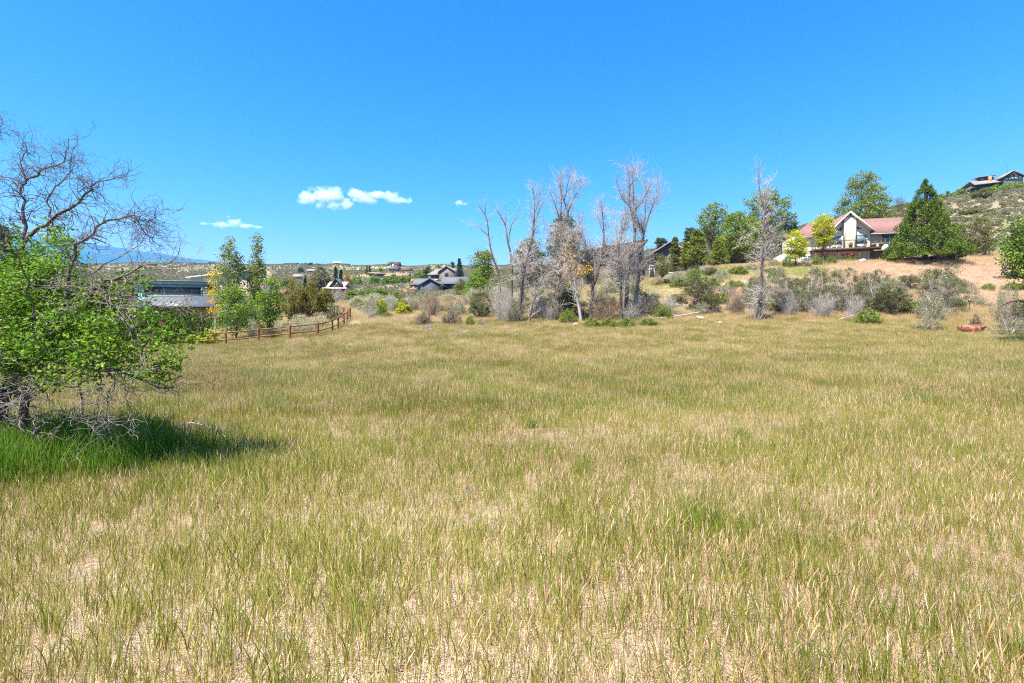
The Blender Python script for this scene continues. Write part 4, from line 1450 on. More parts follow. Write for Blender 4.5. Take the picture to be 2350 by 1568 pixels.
# --- tall trees around the houses
tree('cottonwood', 'full grey-green cottonwood leaning in the wind behind the cream house roof', 1972, 102, 391, 128, 'poplar', prof='egg', base=.04, ncl=260, nl=90, cr=.062, ls=.27, tr=.28, seed=30, lean=.035, droop=.1)
tree('spruce', 'big dense green spruce standing before the cream house', 2122, 69, 411, 176, 'spruce', prof='cone', base=.0, ncl=560, nl=95, cr=.046, ls=.25, tr=.2, seed=31, shape='thin', stretchz=1.7, droop=-1.2, hollow=.68, fork=.85, tap=True)
tree('juniper', 'broad olive juniper right of the big spruce', 2232, 73, 498, 104, 'olive', prof='round', base=.03, ncl=150, nl=60, cr=.08, ls=.26, tr=.16, seed=32, shape='thin', stems=2, stretchz=1.0)
tree('ash_tree', 'lime-yellow young tree touching the left gable of the cream house', 1889, 70, 483, 46, 'lime', prof='egg', base=.30, ncl=60, nl=70, cr=.075, ls=.19, tr=.09, seed=33)
tree('ash_tree', 'shorter lime-yellow tree at the cream house corner', 1826, 69, 529, 48, 'lime', prof='egg', base=.16, ncl=60, nl=60, cr=.10, ls=.19, tr=.07, seed=34)
tree('box_elder', 'tall wind-blown green tree with open crown beyond the conifers', 1637, 108, 466, 76, 'poplar', prof='round', base=.35, ncl=80, nl=66, cr=.08, ls=.34, tr=.25, seed=35, lean=.05)
tree('box_elder', 'large broad wind-blown tree behind the thin dead tree', 1757, 104, 432, 118, 'poplar', prof='round', base=.12, ncl=170, nl=72, cr=.07, ls=.34, tr=.27, seed=36, lean=.02)
tree('maple_tree', 'bright mid-green leafy tree left of the thin dead tree', 1688, 86, 478, 84, 'mid', prof='egg', base=.12, ncl=130, nl=66, cr=.075, ls=.25, tr=.18, seed=37)
tree('maple_tree', 'dark leafy tree low on the right of the thin dead tree', 1808, 96, 495, 58, 'dark', prof='egg', base=.1, ncl=90, nl=60, cr=.09, ls=.28, tr=.16, seed=38)
tree('pine_tree', 'layered light green pine on the lawn edge', 1600, 78, 530, 66, 'pine', kind='con', whorls=13, per=10, nn=46, ls=.34, base=.12, droop=-.12, tr=.14, seed=39, shape='thin', bushy=.10, pw=.6)
tree('pine_tree', 'smaller green pine right beside the layered pine', 1648, 77, 556, 46, 'pine', kind='con', whorls=11, per=10, nn=44, ls=.32, base=.12, droop=-.12, tr=.12, seed=40, shape='thin', bushy=.12, pw=.6)
tree('pine_tree', 'narrow dark brownish-green pine between taupe house and pines', 1549, 80, 546, 34, 'olive', kind='con', whorls=14, per=9, nn=34, ls=.30, base=.1, droop=-.1, tr=.12, seed=41, bushy=.14, pw=.6)
tree('juniper', 'small round olive juniper in front of the taupe house wall', 1519, 73, 580, 38, 'olive', prof='egg', base=.12, ncl=70, nl=48, cr=.11, ls=.2, tr=.08, seed=42, shape='thin', stems=3)
tree('maple_tree', 'leafy green tree filling the gap behind the thin dead tree\'s twigs', 1722, 93, 500, 74, 'mid', prof='round', base=.08, ncl=110, nl=66, cr=.085, ls=.26, tr=.16, seed=53)
tree('maple_tree', 'low bright green tree behind the smaller pine', 1665, 90, 535, 62, 'bright', prof='round', base=.08, ncl=90, nl=66, cr=.10, ls=.24, tr=.14, seed=54)
tree('pine_tree', 'bushy low pine between the narrow dark pine and the layered pine', 1575, 79.5, 560, 46, 'pine', kind='con', whorls=11, per=10, nn=44, ls=.32, base=.08, droop=-.12, tr=.12, seed=55, shape='thin', bushy=.12, pw=.6)
tree('elm_tree', 'dark green tree seen through the left dead trees', 1212, 112, 545, 78, 'dark', prof='round', base=.1, ncl=110, nl=60, cr=.08, ls=.34, tr=.2, seed=43)
tree('elm_tree', 'taller dark green tree with pointed top behind the forked dead tree', 1293, 108, 488, 88, 'dark', prof='egg', base=.08, ncl=150, nl=60, cr=.07, ls=.34, tr=.22, seed=44)
tree('cottonwood', 'green cottonwood standing left of the dead trees', 1106, 96, 564, 50, 'poplar', prof='round', base=.25, ncl=70, nl=64, cr=.10, ls=.28, tr=.17, seed=45)
tree('willow_bush', 'rounded light green bush below the cottonwood', 1096, 88, 618, 62, 'bright', prof='dome', base=.03, ncl=80, nl=60, cr=.13, ls=.24, tr=.1, seed=46, stems=3)
tree('juniper', 'dark olive bush at the right end of the charcoal house', 1057, 92, 640, 36, 'olive', prof='dome', base=.05, ncl=50, nl=50, cr=.14, ls=.22, tr=.08, seed=47, shape='thin', stems=3)
tree('dark_pine', 'dark rounded pine on the skyline left of the ridge', 1583, 150, 520, 24, 'dark', prof='round', base=.15, ncl=40, nl=50, cr=.13, ls=.4, tr=.2, seed=48)
tree('dark_pine', 'pair-topped dark juniper where the ridge starts', 1517, 160, 545, 28, 'dark', prof='round', base=.1, ncl=44, nl=50, cr=.16, ls=.4, tr=.2, seed=49)
tree('juniper', 'dark scrub juniper on the hill behind the cottonwood', 2060, 132, 456, 44, 'olive', prof='dome', base=.02, ncl=60, nl=50, cr=.14, ls=.4, tr=.15, seed=50, shape='thin', stems=3)
tree('juniper', 'tree-shaped juniper with visible trunk on the sage hillside below the hilltop house', 2253, 170, 434, 44, 'olive', prof='round', base=.2, ncl=70, nl=50, cr=.13, ls=.4, tr=.25, seed=51, shape='thin')
tree('juniper', 'low rounded juniper on the sage hillside above the red roof', 2228, 140, 480, 54, 'olive', prof='dome', base=.02, ncl=70, nl=50, cr=.15, ls=.4, tr=.15, seed=52, shape='thin', stems=3)
for i, (px, Y, top, w) in enumerate(((2170, 200, 441, 32), (2200, 203, 436, 36), (2262, 205, 432, 40), (2290, 206, 424, 44), (2325, 206, 421, 46), (2352, 206, 417, 40))):
    tree('oak_scrub', 'bright green oak scrub along the hilltop below the hilltop house', px, Y, top, w, 'mid', prof='dome', base=.0, ncl=50, nl=50, cr=.22, ls=.45, tr=.12, seed=60 + i, stems=3, group='oak scrub below the hilltop house')

# --- middle distance and skyline
MID = [
    ('willow', 'large soft grey-green willow left of the chalet', 737, 160, 612, 46, 'shrubgrey', 'broad', dict(prof='egg', base=.05, ncl=90, nl=60, cr=.10, ls=.4, tr=.25)),
    ('spruce', 'dark blue-green spruce directly behind the chalet gable', 770, 175, 615, 15, 'spruce_dark', 'con', dict(whorls=14, per=8, nn=20, ls=.5, tr=.2)),
    ('spruce', 'shorter dark spruce behind the chalet\'s right end', 782, 176, 620, 14, 'spruce_dark', 'con', dict(whorls=12, per=8, nn=20, ls=.5, tr=.2)),
    ('autumn_tree', 'small orange-leaved tree right of the chalet', 796, 180, 624, 17, 'orange', 'broad', dict(prof='egg', base=.1, ncl=40, nl=40, cr=.13, ls=.4, tr=.15)),
    ('spruce', 'pointed blue-green spruce beside the tall brown house', 1054, 235, 595, 24, 'spruce_dark', 'con', dict(whorls=18, per=9, nn=22, ls=.6, tr=.25)),
    ('tree_by_house', 'thin green tree left of the pointed spruce', 1026, 262, 600, 15, 'mid', 'broad', dict(prof='egg', base=.1, ncl=40, nl=40, cr=.11, ls=.55, tr=.2)),
    ('tree_by_house', 'slender dark tree just left of the pointed spruce', 1038, 265, 602, 12, 'dark', 'broad', dict(prof='egg', base=.1, ncl=40, nl=40, cr=.11, ls=.55, tr=.2)),
    ('tree_by_house', 'tree rising over the brown house chimney', 1005, 275, 604, 14, 'poplar', 'broad', dict(prof='egg', base=.1, ncl=40, nl=40, cr=.11, ls=.55, tr=.2)),
    ('round_tree', 'round dark green tree left of the brown house roof', 980, 265, 611, 18, 'dark', 'broad', dict(prof='round', base=.05, ncl=50, nl=40, cr=.14, ls=.55, tr=.2)),
    ('round_tree', 'light green bush left of the round dark tree', 962, 260, 624, 28, 'mid', 'broad', dict(prof='dome', base=.0, ncl=50, nl=40, cr=.18, ls=.5, tr=.1)),
    ('skyline_spruce', 'tiny spruce left of the ridge house', 841, 400, 611, 6, 'spruce_dark', 'con', dict(whorls=9, per=7, nn=14, ls=.7, tr=.2)),
    ('skyline_spruce', 'tiny spruce nearest the ridge house on its left', 848, 405, 612, 6, 'spruce_dark', 'con', dict(whorls=9, per=7, nn=14, ls=.7, tr=.2)),
    ('skyline_tree', 'small pale green tree between the tiny spruces and the ridge house', 874, 395, 615, 11, 'poplar', 'broad', dict(prof='egg', base=.1, ncl=30, nl=30, cr=.14, ls=.7, tr=.2)),
    ('skyline_tree', 'block-shaped dark tree right of the white barn', 793, 790, 607, 22, 'dark', 'broad', dict(prof='round', base=.0, ncl=50, nl=30, cr=.2, ls=1.3, tr=.3)),
    ('tree_far', 'green bush behind the pale shed roof', 656, 190, 640, 26, 'mid', 'broad', dict(prof='dome', base=.0, ncl=50, nl=40, cr=.16, ls=.45, tr=.12)),
    ('tree_far', 'dark narrow conifer left of the willow', 700, 185, 640, 9, 'spruce_dark', 'con', dict(whorls=12, per=7, nn=18, ls=.5, tr=.15)),
    ('tree_far', 'dark tree among sage above the young trees', 690, 420, 615, 13, 'dark', 'broad', dict(prof='egg', base=.0, ncl=40, nl=36, cr=.15, ls=.8, tr=.2)),
    ('tree_far', 'lone dark tree on the plain above the teal house', 487, 700, 603, 17, 'dark', 'broad', dict(prof='round', base=.0, ncl=40, nl=36, cr=.18, ls=1.2, tr=.3)),
]
for i, (nm, lab, px, Y, top, w, lf, kd, kw) in enumerate(MID):
    tree(nm, lab, px, Y, top, w, lf, kd, seed=100 + i, **kw)
r = np.random.default_rng(77)
for i, (px, w, top) in enumerate(((818, 34, 635), (858, 26, 630), (884, 20, 634), (905, 26, 628), (925, 24, 633), (942, 22, 634))):
    tree('green_bush', 'bright green bush in the band below the terracotta-roofed house', px, 255, top, w, 'bright', prof='dome', base=0, ncl=44, nl=40, cr=.2, ls=.5, tr=.1, seed=130 + i, stems=2, group='green bushes below the terracotta-roofed house')
for i, (px, w, top) in enumerate(((806, 28, 668), (829, 18, 667), (850, 26, 663), (870, 28, 662), (884, 18, 667))):
    tree('green_bush', 'vivid green bush at the bottom of the sage hillside', px, 112, top, w, 'bright', prof='dome', base=0, ncl=44, nl=44, cr=.2, ls=.26, tr=.06, seed=140 + i, stems=2, group='vivid green bushes under the sage hillside')
for i in range(26):
    px = [r.uniform(350, 480), r.uniform(600, 760)][i % 2]
    Y = r.uniform(780, 880)
    tree('skyline_scrub', 'dark green scrub oak on the far skyline ' + ('above the teal house' if px < 500 else 'behind the junipers'), px, Y, 607 - r.uniform(-2, 3), r.uniform(12, 22), ['dark', 'mid', 'dark'][i % 3], prof='dome', base=0, ncl=30, nl=26, cr=.28, ls=1.5, tr=.2, seed=150 + i, group='scrub oaks on the far skyline ' + ('above the teal house' if px < 500 else 'behind the junipers'))
for i in range(10):
    px = r.uniform(1120, 1200) if i < 4 else r.uniform(960, 1080)
    tree('skyline_scrub', 'small dark scrub dotting the rise right of the ridge house', px, r.uniform(500, 760), 612 - r.uniform(0, 3), r.uniform(8, 14), 'dark', prof='dome', base=0, ncl=26, nl=24, cr=.28, ls=1.1, tr=.2, seed=180 + i, group='scrub on the centre rise')

# --- dead trees at the field edge; skeletons in photo columns and rows at the tree's depth
def dead_tree(label, base, Y, lines, seed, r0=.16, twn=260, tw2=900, low=.0, conv=None, leaf=None, mat=M_dead, twL=1.3, depth=.9, sub=.42, mass=()):
    r = np.random.default_rng(seed)
    bpx = base
    p = spot(bpx, Y)
    root = thing('dead_tree', label, 'tree', p)
    P, R = [], []
    for li, (pts, ra, rb) in enumerate(lines):
        q = []
        n = len(pts)
        dz = r.normal() * depth
        prev = None
        for k, (a, b) in enumerate(pts):
            x_, y_ = conv(a, b)
            u = k / max(1, n - 1)
            q.append(at(x_, y_, Y + (dz * u if li else .15 * r.normal() * u)) - p)
        if li == 0:
            q[0] = np.array([q[0][0], 0, -.25])
        P.append(spline(q, 14))
        R.append(np.maximum(np.linspace(ra, rb, 14), .014))
    # forks start on the nearest point of the stems already drawn
    for i in range(1, len(P)):
        c = np.concatenate(P[:i])
        j = np.argmin(((c - P[i][0]) ** 2).sum(1))
        P[i] = P[i] + (c[j] - P[i][0]) * np.linspace(1, 0, 14)[:, None] ** 1.5
    P, R = np.stack(P), np.stack(R)
    g = Geo().tubes(P, R, 7)
    obj('trunk', g.mesh('trunk', mat, True), root)
    twn, tw2 = int(twn * .85), int(tw2 * .85)
    b, T, br = sample_on(P, R, twn, .18 - .1 * low, 1, r)
    w1, r1 = sprout(b, T, twL * (.45 + .55 * r.uniform(size=twn)), np.clip(br * .32, .010, .030), .75, .12, 5, .16, r)
    b2, T2, _ = sample_on(w1, r1, tw2, .2, 1, r)
    w2, r2 = sprout(b2, T2, sub * twL, .0085, .7, .12, 4, .22, r)
    g = Geo().tubes(w1, r1, 4).tubes(w2, r2, 3)
    flat = P.reshape(-1, 3)
    for a, b_, rad, cnt in mass:
        m_ = rad * .26 / F * Y
        C = at(*conv(a, b_), Y) - p + nrm(r.normal(size=(cnt, 3))) * (r.uniform(0, 1, (cnt, 1)) ** .4) * m_ * np.array([1, .8, 1.15])
        C[:, 2] = np.maximum(C[:, 2], .3)
        low_ = flat - np.array([0, 0, 0.])
        j = np.array([np.argmin(((low_ - (c - [0, 0, .5 * m_])) ** 2).sum(1)) for c in C])
        A = flat[j]
        lb = bez(A, (A + C) / 2 + r.normal(size=C.shape) * .2 - [0, 0, .1 * m_], C, 6)
        lr = np.linspace(.034, .013, 6)[None] * np.ones((cnt, 1))
        s1, T1, _ = sample_on(lb, lr, cnt * 7, .3, 1, r)
        q1, q1r = sprout(s1, T1, .75, .0135, .85, .08, 4, .25, r)
        s2, T2_, _ = sample_on(q1, q1r, cnt * 11, .2, 1, r)
        q2, q2r = sprout(s2, T2_, .38, .0095, .8, .06, 3, .25, r)
        g.tubes(lb, lr, 4).tubes(q1, q1r, 3).tubes(q2, q2r, 3)
    obj('branches', g.mesh('branches', M_twig), root)['kind'] = 'stuff'
    if leaf:
        cpts, lf, n = leaf
        C = np.concatenate([at(*conv(a, b_), Y) - p + r.normal(size=(n, 3)) * s_ for a, b_, s_ in cpts])
        o = obj('leaves', Geo().leaves(C, .16, r=r).mesh('leaves', LEAF[lf]), root)
        o['kind'] = 'stuff'
    return root


c5 = lambda a, b: (1044 + a * .26633, 348 + b * .26633)
c6 = lambda a, b: (1435.5 + a * .2552, 365.4 + b * .2552)
dead_tree('leaning bare grey tree at the left end of the dead grove', 1147, 47, [([(390, 1440), (375, 1080), (320, 900), (290, 740), (270, 570), (195, 460)], .13, .02), ([(290, 750), (215, 670), (150, 610)], .05, .012), ([(268, 560), (265, 470), (268, 400)], .035, .01)], 1, twn=70, tw2=200, conv=c5, twL=1.0)
dead_tree('bare Y-forked pale tree second in the dead grove', 1174, 49, [([(490, 1430), (485, 950), (455, 790), (435, 650), (400, 570), (350, 490)], .13, .015), ([(455, 780), (480, 640), (530, 550), (555, 460)], .06, .012), ([(435, 640), (440, 560), (430, 450)], .04, .01)], 2, twn=80, tw2=260, conv=c5, twL=1.0)
dead_tree('double-trunked dead tree with brown bark and thick grey twigs', 1190, 44, [([(540, 1440), (570, 1200), (600, 1000), (640, 850), (670, 700), (680, 600), (685, 420), (665, 300)], .17, .015), ([(575, 1420), (600, 1150), (612, 950)], .15, .05), ([(672, 640), (720, 520), (760, 430)], .05, .01), ([(680, 520), (720, 430), (730, 350)], .03, .008)], 3, twn=220, tw2=1200, low=.6, conv=c5, twL=1.3, mass=[(610, 880, 150, 46), (560, 1000, 110, 26), (720, 1000, 120, 26)])
dead_tree('short snapped leaning trunk between the double trunk and the forked tree', 1212, 43, [([(630, 1475), (660, 1350), (720, 1180), (765, 1070)], .12, .04)], 4, twn=60, tw2=240, low=1, conv=c5)
dead_tree('tallest wide-forking dead tree in the middle of the grove', 1278, 44, [([(880, 1440), (880, 1250), (900, 1100), (920, 900), (930, 720), (910, 600), (915, 400), (905, 200)], .24, .012), ([(935, 720), (965, 560), (985, 480), (1040, 370), (1110, 280)], .11, .012), ([(978, 490), (920, 350), (880, 240)], .05, .01), ([(1010, 400), (990, 300), (985, 200)], .04, .01), ([(905, 640), (870, 500), (820, 350)], .05, .01), ([(1045, 365), (1060, 290), (1050, 220)], .03, .008)], 5, twn=360, tw2=1700, low=.6, conv=c5, twL=1.4, mass=[(850, 720, 130, 40), (860, 900, 130, 36), (800, 1050, 110, 20), (860, 1200, 120, 20)])
dead_tree('pale dead tree with a few yellow leaves left in its crown', 1333, 43, [([(1088, 1460), (1060, 1300), (1030, 1160), (1045, 1000), (1040, 860), (1000, 780)], .15, .02), ([(1040, 900), (1080, 700), (1085, 540)], .05, .01), ([(1045, 1000), (1110, 900), (1150, 820)], .04, .01), ([(1035, 1050), (970, 920), (950, 850)], .04, .01)], 6, twn=260, tw2=1500, low=.5, conv=c5, leaf=([(1000, 900, .35), (1010, 960, .4), (1090, 1030, .4), (1130, 1020, .3), (980, 860, .3), (1060, 1060, .3)], 'yellow', 60), mat=M_deadpale, mass=[(1020, 800, 120, 40), (1050, 680, 90, 16), (960, 1000, 90, 14)])
dead_tree('dead tree forking low into two trunks with a broken stub', 1353, 43.5, [([(1160, 1450), (1180, 1250), (1185, 1060), (1175, 850)], .17, .07), ([(1188, 1180), (1240, 1020), (1280, 800), (1275, 600), (1255, 420)], .12, .012), ([(1280, 710), (1240, 600), (1220, 520)], .03, .008)], 7, twn=200, tw2=900, low=.5, conv=c5, mass=[(1300, 850, 110, 24), (1230, 900, 90, 14)])
dead_tree('slim dead tree hidden in twigs left of the tall right pair', 1424, 43, [([(1425, 1440), (1430, 1200), (1420, 1000), (1410, 800), (1450, 680), (1480, 560)], .15, .012), ([(1410, 800), (1390, 740), (1380, 690)], .03, .01)], 8, twn=240, tw2=1200, low=.6, conv=c5, twL=1.5, mass=[(1350, 930, 150, 44), (1420, 1030, 130, 30)])
dead_tree('tall dead tree with many upright tops at the right of the grove', 1436, 45, [([(1470, 1440), (1480, 1200), (1500, 950), (1550, 750), (1530, 560), (1500, 450), (1505, 280), (1480, 120)], .20, .012), ([(1500, 430), (1440, 390), (1395, 280)], .05, .01), ([(1530, 520), (1600, 450), (1690, 280)], .06, .01), ([(1510, 300), (1560, 240), (1590, 180)], .04, .01), ([(1540, 600), (1540, 400), (1530, 230), (1540, 130)], .06, .01), ([(1515, 500), (1430, 540), (1350, 510)], .03, .008)], 9, twn=340, tw2=1700, low=.6, conv=c5, twL=1.4, mass=[(1480, 850, 130, 34), (1520, 1000, 130, 24)])
dead_tree('dead tree curving outward at the right edge of the grove', 1455, 46, [([(1540, 1420), (1580, 1100), (1620, 750), (1600, 650), (1540, 570)], .18, .05), ([(1625, 740), (1660, 600), (1700, 480), (1735, 350), (1745, 220)], .08, .012), ([(1700, 480), (1730, 440), (1740, 380)], .03, .008), ([(1650, 630), (1640, 450), (1655, 330)], .04, .01)], 10, twn=280, tw2=1500, low=.7, conv=c5, twL=1.5, mass=[(1590, 880, 150, 46), (1620, 970, 110, 22)])
dead_tree('thin solitary dead tree right of the grove with a feathery top', 1738, 42, [([(1185, 1450), (1220, 1150), (1225, 1000), (1230, 800), (1235, 600), (1250, 480), (1225, 380), (1200, 270), (1195, 20)], .15, .010), ([(1252, 480), (1270, 350), (1275, 250), (1300, 190)], .06, .01), ([(1240, 560), (1300, 500), (1340, 440)], .03, .008), ([(1235, 640), (1320, 620), (1440, 560)], .03, .008), ([(1232, 720), (1150, 680), (1050, 690)], .03, .008), ([(1228, 820), (1330, 740), (1400, 730)], .03, .008), ([(1228, 900), (1300, 860), (1420, 860)], .03, .008)], 11, twn=300, tw2=1600, low=.9, conv=c6, twL=1.1, mass=[(1320, 760, 130, 16), (1130, 800, 120, 12), (1200, 1250, 110, 20)])

# --- shrubs: one mesh set for each kind, copies share it
def shrub_proto(seed, H, W, leaf, mw, ncl=50, nl=40, cr=.14, ls=.12, stems=6, twigs=300, prof='dome', shape='leaf', tr=.035, stretchz=.8, fork=.25, base=.08):
    w, l = broadleaf(H, W, base=base, prof=prof, ncl=ncl, nl=nl, cr=cr, ls=ls, tr=tr, seed=seed, stems=stems, twigs=twigs, fork=fork, shape=shape, stretchz=stretchz, droop=0, hollow=.2)
    return (w.mesh('stems', mw, True), l.mesh('foliage', LEAF[leaf]) if l.n else None, H, W)


KINDS = {
    'sage': [shrub_proto(200 + k, 1.0, 1.6, 'sage', M_twig, ncl=90, nl=60, cr=.11, ls=.055, shape='thin', tr=.03, twigs=250, stretchz=1.2) for k in range(3)],
    'silver': [shrub_proto(205 + k, 1.0, 1.7, 'silver', M_twig, ncl=90, nl=60, cr=.12, ls=.06, shape='thin', tr=.025, twigs=100, stretchz=1.2) for k in range(2)],
    'sagedark': [shrub_proto(210 + k, 1.0, 1.6, 'sagedark', M_twigdark, ncl=80, nl=50, cr=.11, ls=.06, shape='thin', tr=.05, twigs=450, stretchz=1.1) for k in range(2)],
    'bare': [shrub_proto(215 + k, 2.4, 2.4, 'shrubgrey', M_twig, ncl=90, nl=3, cr=.10, ls=.06, tr=.03, twigs=1500, stems=9, prof='egg') for k in range(3)],
    'barered': [shrub_proto(220 + k, 2.4, 2.4, 'shrubgrey', M_redtwig, ncl=80, nl=7, cr=.10, ls=.07, tr=.03, twigs=1200, stems=8, prof='round') for k in range(2)],
    'green': [shrub_proto(225 + k, 2.6, 3.0, 'shrub', M_twigdark, ncl=120, nl=100, cr=.085, ls=.066, tr=.035, twigs=400, stems=9, prof='round') for k in range(2)],
    'mixed': [shrub_proto(230 + k, 3.0, 3.6, 'shrub', M_twig, ncl=140, nl=75, cr=.085, ls=.066, tr=.04, twigs=1300, stems=11, prof='round') for k in range(3)],
    'tuft': [shrub_proto(235 + k, .6, 1.2, 'tuftgreen', M_twig, ncl=60, nl=50, cr=.16, ls=.09, shape='thin', tr=.012, twigs=80, stretchz=1.5) for k in range(2)],
    'yellow': [shrub_proto(240, .9, 1.0, 'lime', M_twig, ncl=50, nl=60, cr=.14, ls=.08, tr=.015, twigs=60)],
    'brown': [shrub_proto(245, 2.4, 2.8, 'orange', M_redtwig, ncl=90, nl=9, cr=.09, ls=.07, tr=.035, twigs=900, stems=8, prof='round')],
}
SNAME = {'sage': 'sagebrush', 'silver': 'sagebrush', 'sagedark': 'sagebrush', 'bare': 'bare_shrub', 'barered': 'bare_shrub', 'green': 'shrub', 'mixed': 'shrub', 'tuft': 'rabbitbrush', 'yellow': 'yellow_shrub', 'brown': 'bare_shrub'}
_sr = np.random.default_rng(9)


def shrub(kind, px, Y, top, wpx, label, group=None):
    p = spot(px, Y)
    st, fo, H, W = KINDS[kind][_sr.integers(0, len(KINDS[kind]))]
    h = max(.25, height_to(top, p))
    w = wpx / F * Y
    t = thing(SNAME[kind], label, 'shrub', p, _sr.uniform(0, 6.28), group, scale=(w / W, w / W, h / H))
    obj('stems', st, t)
    if fo is not None:
        obj('foliage', fo, t)['kind'] = 'stuff'
    return t


for a in [
    # left and centre, behind the fence and along the field edge
    ('silver', 692, 46, 721, 70, 'wide silvery sagebrush behind the fence under the junipers'),
    ('silver', 735, 48, 722, 46, 'silvery sagebrush right of the wide one inside the fence bend'),
    ('silver', 577, 45, 731, 34, 'small silvery sagebrush at the foot of the sapling'),
    ('silver', 640, 45, 735, 30, 'small silvery sagebrush below the upright young tree'),
    ('green', 622, 41.5, 752, 50, 'low dark green bush right behind the fence rails'),
    ('yellow', 470, 41, 752, 60, 'yellow-green leafy plants behind the fence near the oak'),
    ('tuft', 400, 41, 755, 50, 'green plants behind the fence beyond the oak branches'),
    ('silver', 823, 72, 679, 50, 'broad pale sagebrush mound beyond the fence corner'),
    ('silver', 858, 74, 671, 56, 'taller pale sagebrush mound by the vivid green bushes'),
    ('silver', 905, 76, 684, 40, 'pale sagebrush mound below the charcoal house deck'),
    ('sage', 838, 60, 700, 44, 'grey-green sagebrush outside the fence corner'),
    ('bare', 850, 50, 700, 46, 'bare grey shrub right of the fence end'),
    ('yellow', 876, 55, 687, 28, 'tall yellow-green shrub beside the bare grey shrub'),
    ('tuft', 888, 50, 718, 34, 'yellowish tuft in front of the tall yellow-green shrub'),
    ('bare', 898, 56, 690, 36, 'round lilac-grey bare shrub left of the yellow bush'),
    ('yellow', 923, 53, 694, 30, 'bright yellow flowering bush at the centre of the scrub'),
    ('barered', 950, 56, 690, 46, 'brownish bare shrub right of the yellow bush'),
    ('barered', 992, 50, 655, 62, 'tall reddish-twigged shrub in front of the charcoal house'),
    ('sagedark', 972, 42.5, 717, 54, 'dark sagebrush at the foot of the reddish shrub'),
    ('sagedark', 1034, 42, 714, 52, 'dark gnarled sagebrush standing alone before the scrub'),
    ('sage', 1050, 50, 690, 50, 'grey sagebrush behind the dark gnarled one'),
    ('barered', 1030, 54, 680, 54, 'pinkish bare shrub behind the dark gnarled sagebrush'),
    ('green', 1103, 48, 668, 66, 'rounded green shrub left of the dead grove'),
    ('tuft', 1079, 41.5, 727, 24, 'single green rabbitbrush tuft below the rounded green shrub'),
    ('sage', 1104, 41.5, 731, 22, 'small grey-green sagebrush beside the single green tuft'),
    ('bare', 1150, 45, 640, 66, 'big bare grey shrub under the leaning dead tree'),
    ('bare', 1168, 43.5, 668, 54, 'dense lilac-grey shrub before the double-trunked dead tree'),
    ('bare', 1240, 45, 660, 60, 'bare grey shrub left of the tallest dead tree'),
    ('bare', 1262, 43.5, 690, 44, 'low grey twiggy shrub at the tallest dead tree'),
    ('green', 1302, 46, 655, 56, 'green shrub between the tallest dead tree and the pale one'),
    ('tuft', 1305, 42.5, 712, 44, 'grassy green tuft at the tallest dead tree\'s foot'),
    ('brown', 1400, 44, 652, 84, 'rusty brown shrub between the low fork and the tall pair'),
    ('barered', 1375, 43, 690, 50, 'bare reddish shrub right of the low-forking dead tree'),
    ('bare', 1462, 45, 665, 66, 'bare shrub at the base of the outward-curving dead tree'),
    ('tuft', 1520, 44, 702, 50, 'green low bush right of the grove'),
    ('sage', 1500, 50, 690, 44, 'grey sagebrush behind the low green bush'),
    # slope below the cream house
    ('bare', 1533, 45.5, 668, 62, 'grey-brown shrub left of the dark green shrub'),
    ('green', 1602, 47.5, 628, 84, 'dark green rounded shrub standing clear on the slope'),
    ('green', 1632, 46, 672, 52, 'smaller green shrub at the dark green shrub\'s right foot'),
    ('sage', 1555, 62, 622, 46, 'sagebrush on the lawn edge above the dark green shrub'),
    ('sage', 1655, 62, 616, 36, 'sagebrush left of the lawn gap under the pines'),
    ('barered', 1688, 45, 650, 58, 'pinkish bare shrub left of the thin dead tree'),
    ('bare', 1738, 43, 662, 66, 'tangled grey twigs round the thin dead tree\'s foot'),
    ('mixed', 1735, 49, 630, 62, 'leafy shrub behind the thin dead tree'),
    ('mixed', 1800, 46, 634, 72, 'mixed bare and leafy shrub right of the thin dead tree'),
    ('bare', 1812, 43.5, 665, 52, 'bare grey stems before the mixed shrub'),
    ('mixed', 1868, 46, 612, 92, 'tall leafy-topped shrub with grey stems below the cream house'),
    ('mixed', 1936, 46.5, 614, 96, 'wide leafy-topped shrub right of the tall one below the deck'),
    ('mixed', 2010, 46.5, 618, 100, 'green-topped shrub right of the wide one below the deck'),
    ('bare', 1890, 43, 668, 76, 'spreading dead twigs under the tall leafy-topped shrub'),
    ('bare', 1960, 43, 672, 60, 'dead twigs under the wide leafy-topped shrub'),
    ('green', 2045, 45, 655, 74, 'low green end of the shrub thicket'),
    ('barered', 2085, 46, 660, 44, 'pink-grey bare shrub between thicket and feathery shrub'),
    ('mixed', 2160, 46, 602, 104, 'separate feathery grey-green shrub below the big spruce'),
    ('sage', 2135, 42, 666, 74, 'large round sagebrush before the feathery shrub'),
    ('sage', 2127, 37, 724, 66, 'silver-grey sagebrush alone at the field\'s right edge'),
    ('tuft', 1990, 39.5, 711, 62, 'grey-green low bush before the shrub thicket'),
    ('sagedark', 2238, 36, 722, 30, 'small dark sagebrush behind the red boulder'),
    ('sage', 2312, 40, 656, 64, 'twisted sagebrush with dark trunk under the overhanging oak'),
    ('sagedark', 2338, 36, 690, 70, 'dark sagebrush at the field edge under the overhanging oak'),
    ('sage', 2318, 33, 725, 80, 'low sagebrush with dead wood right of the red boulder'),
    ('sage', 2290, 60, 640, 40, 'sagebrush on the dry slope left of the overhanging oak'),
    ('sage', 2110, 58, 640, 40, 'sagebrush on the dry slope left of the feathery shrub'),
    ('sage', 2075, 60, 632, 36, 'sagebrush at the top of the shrub thicket'),
]:
    shrub(*a)
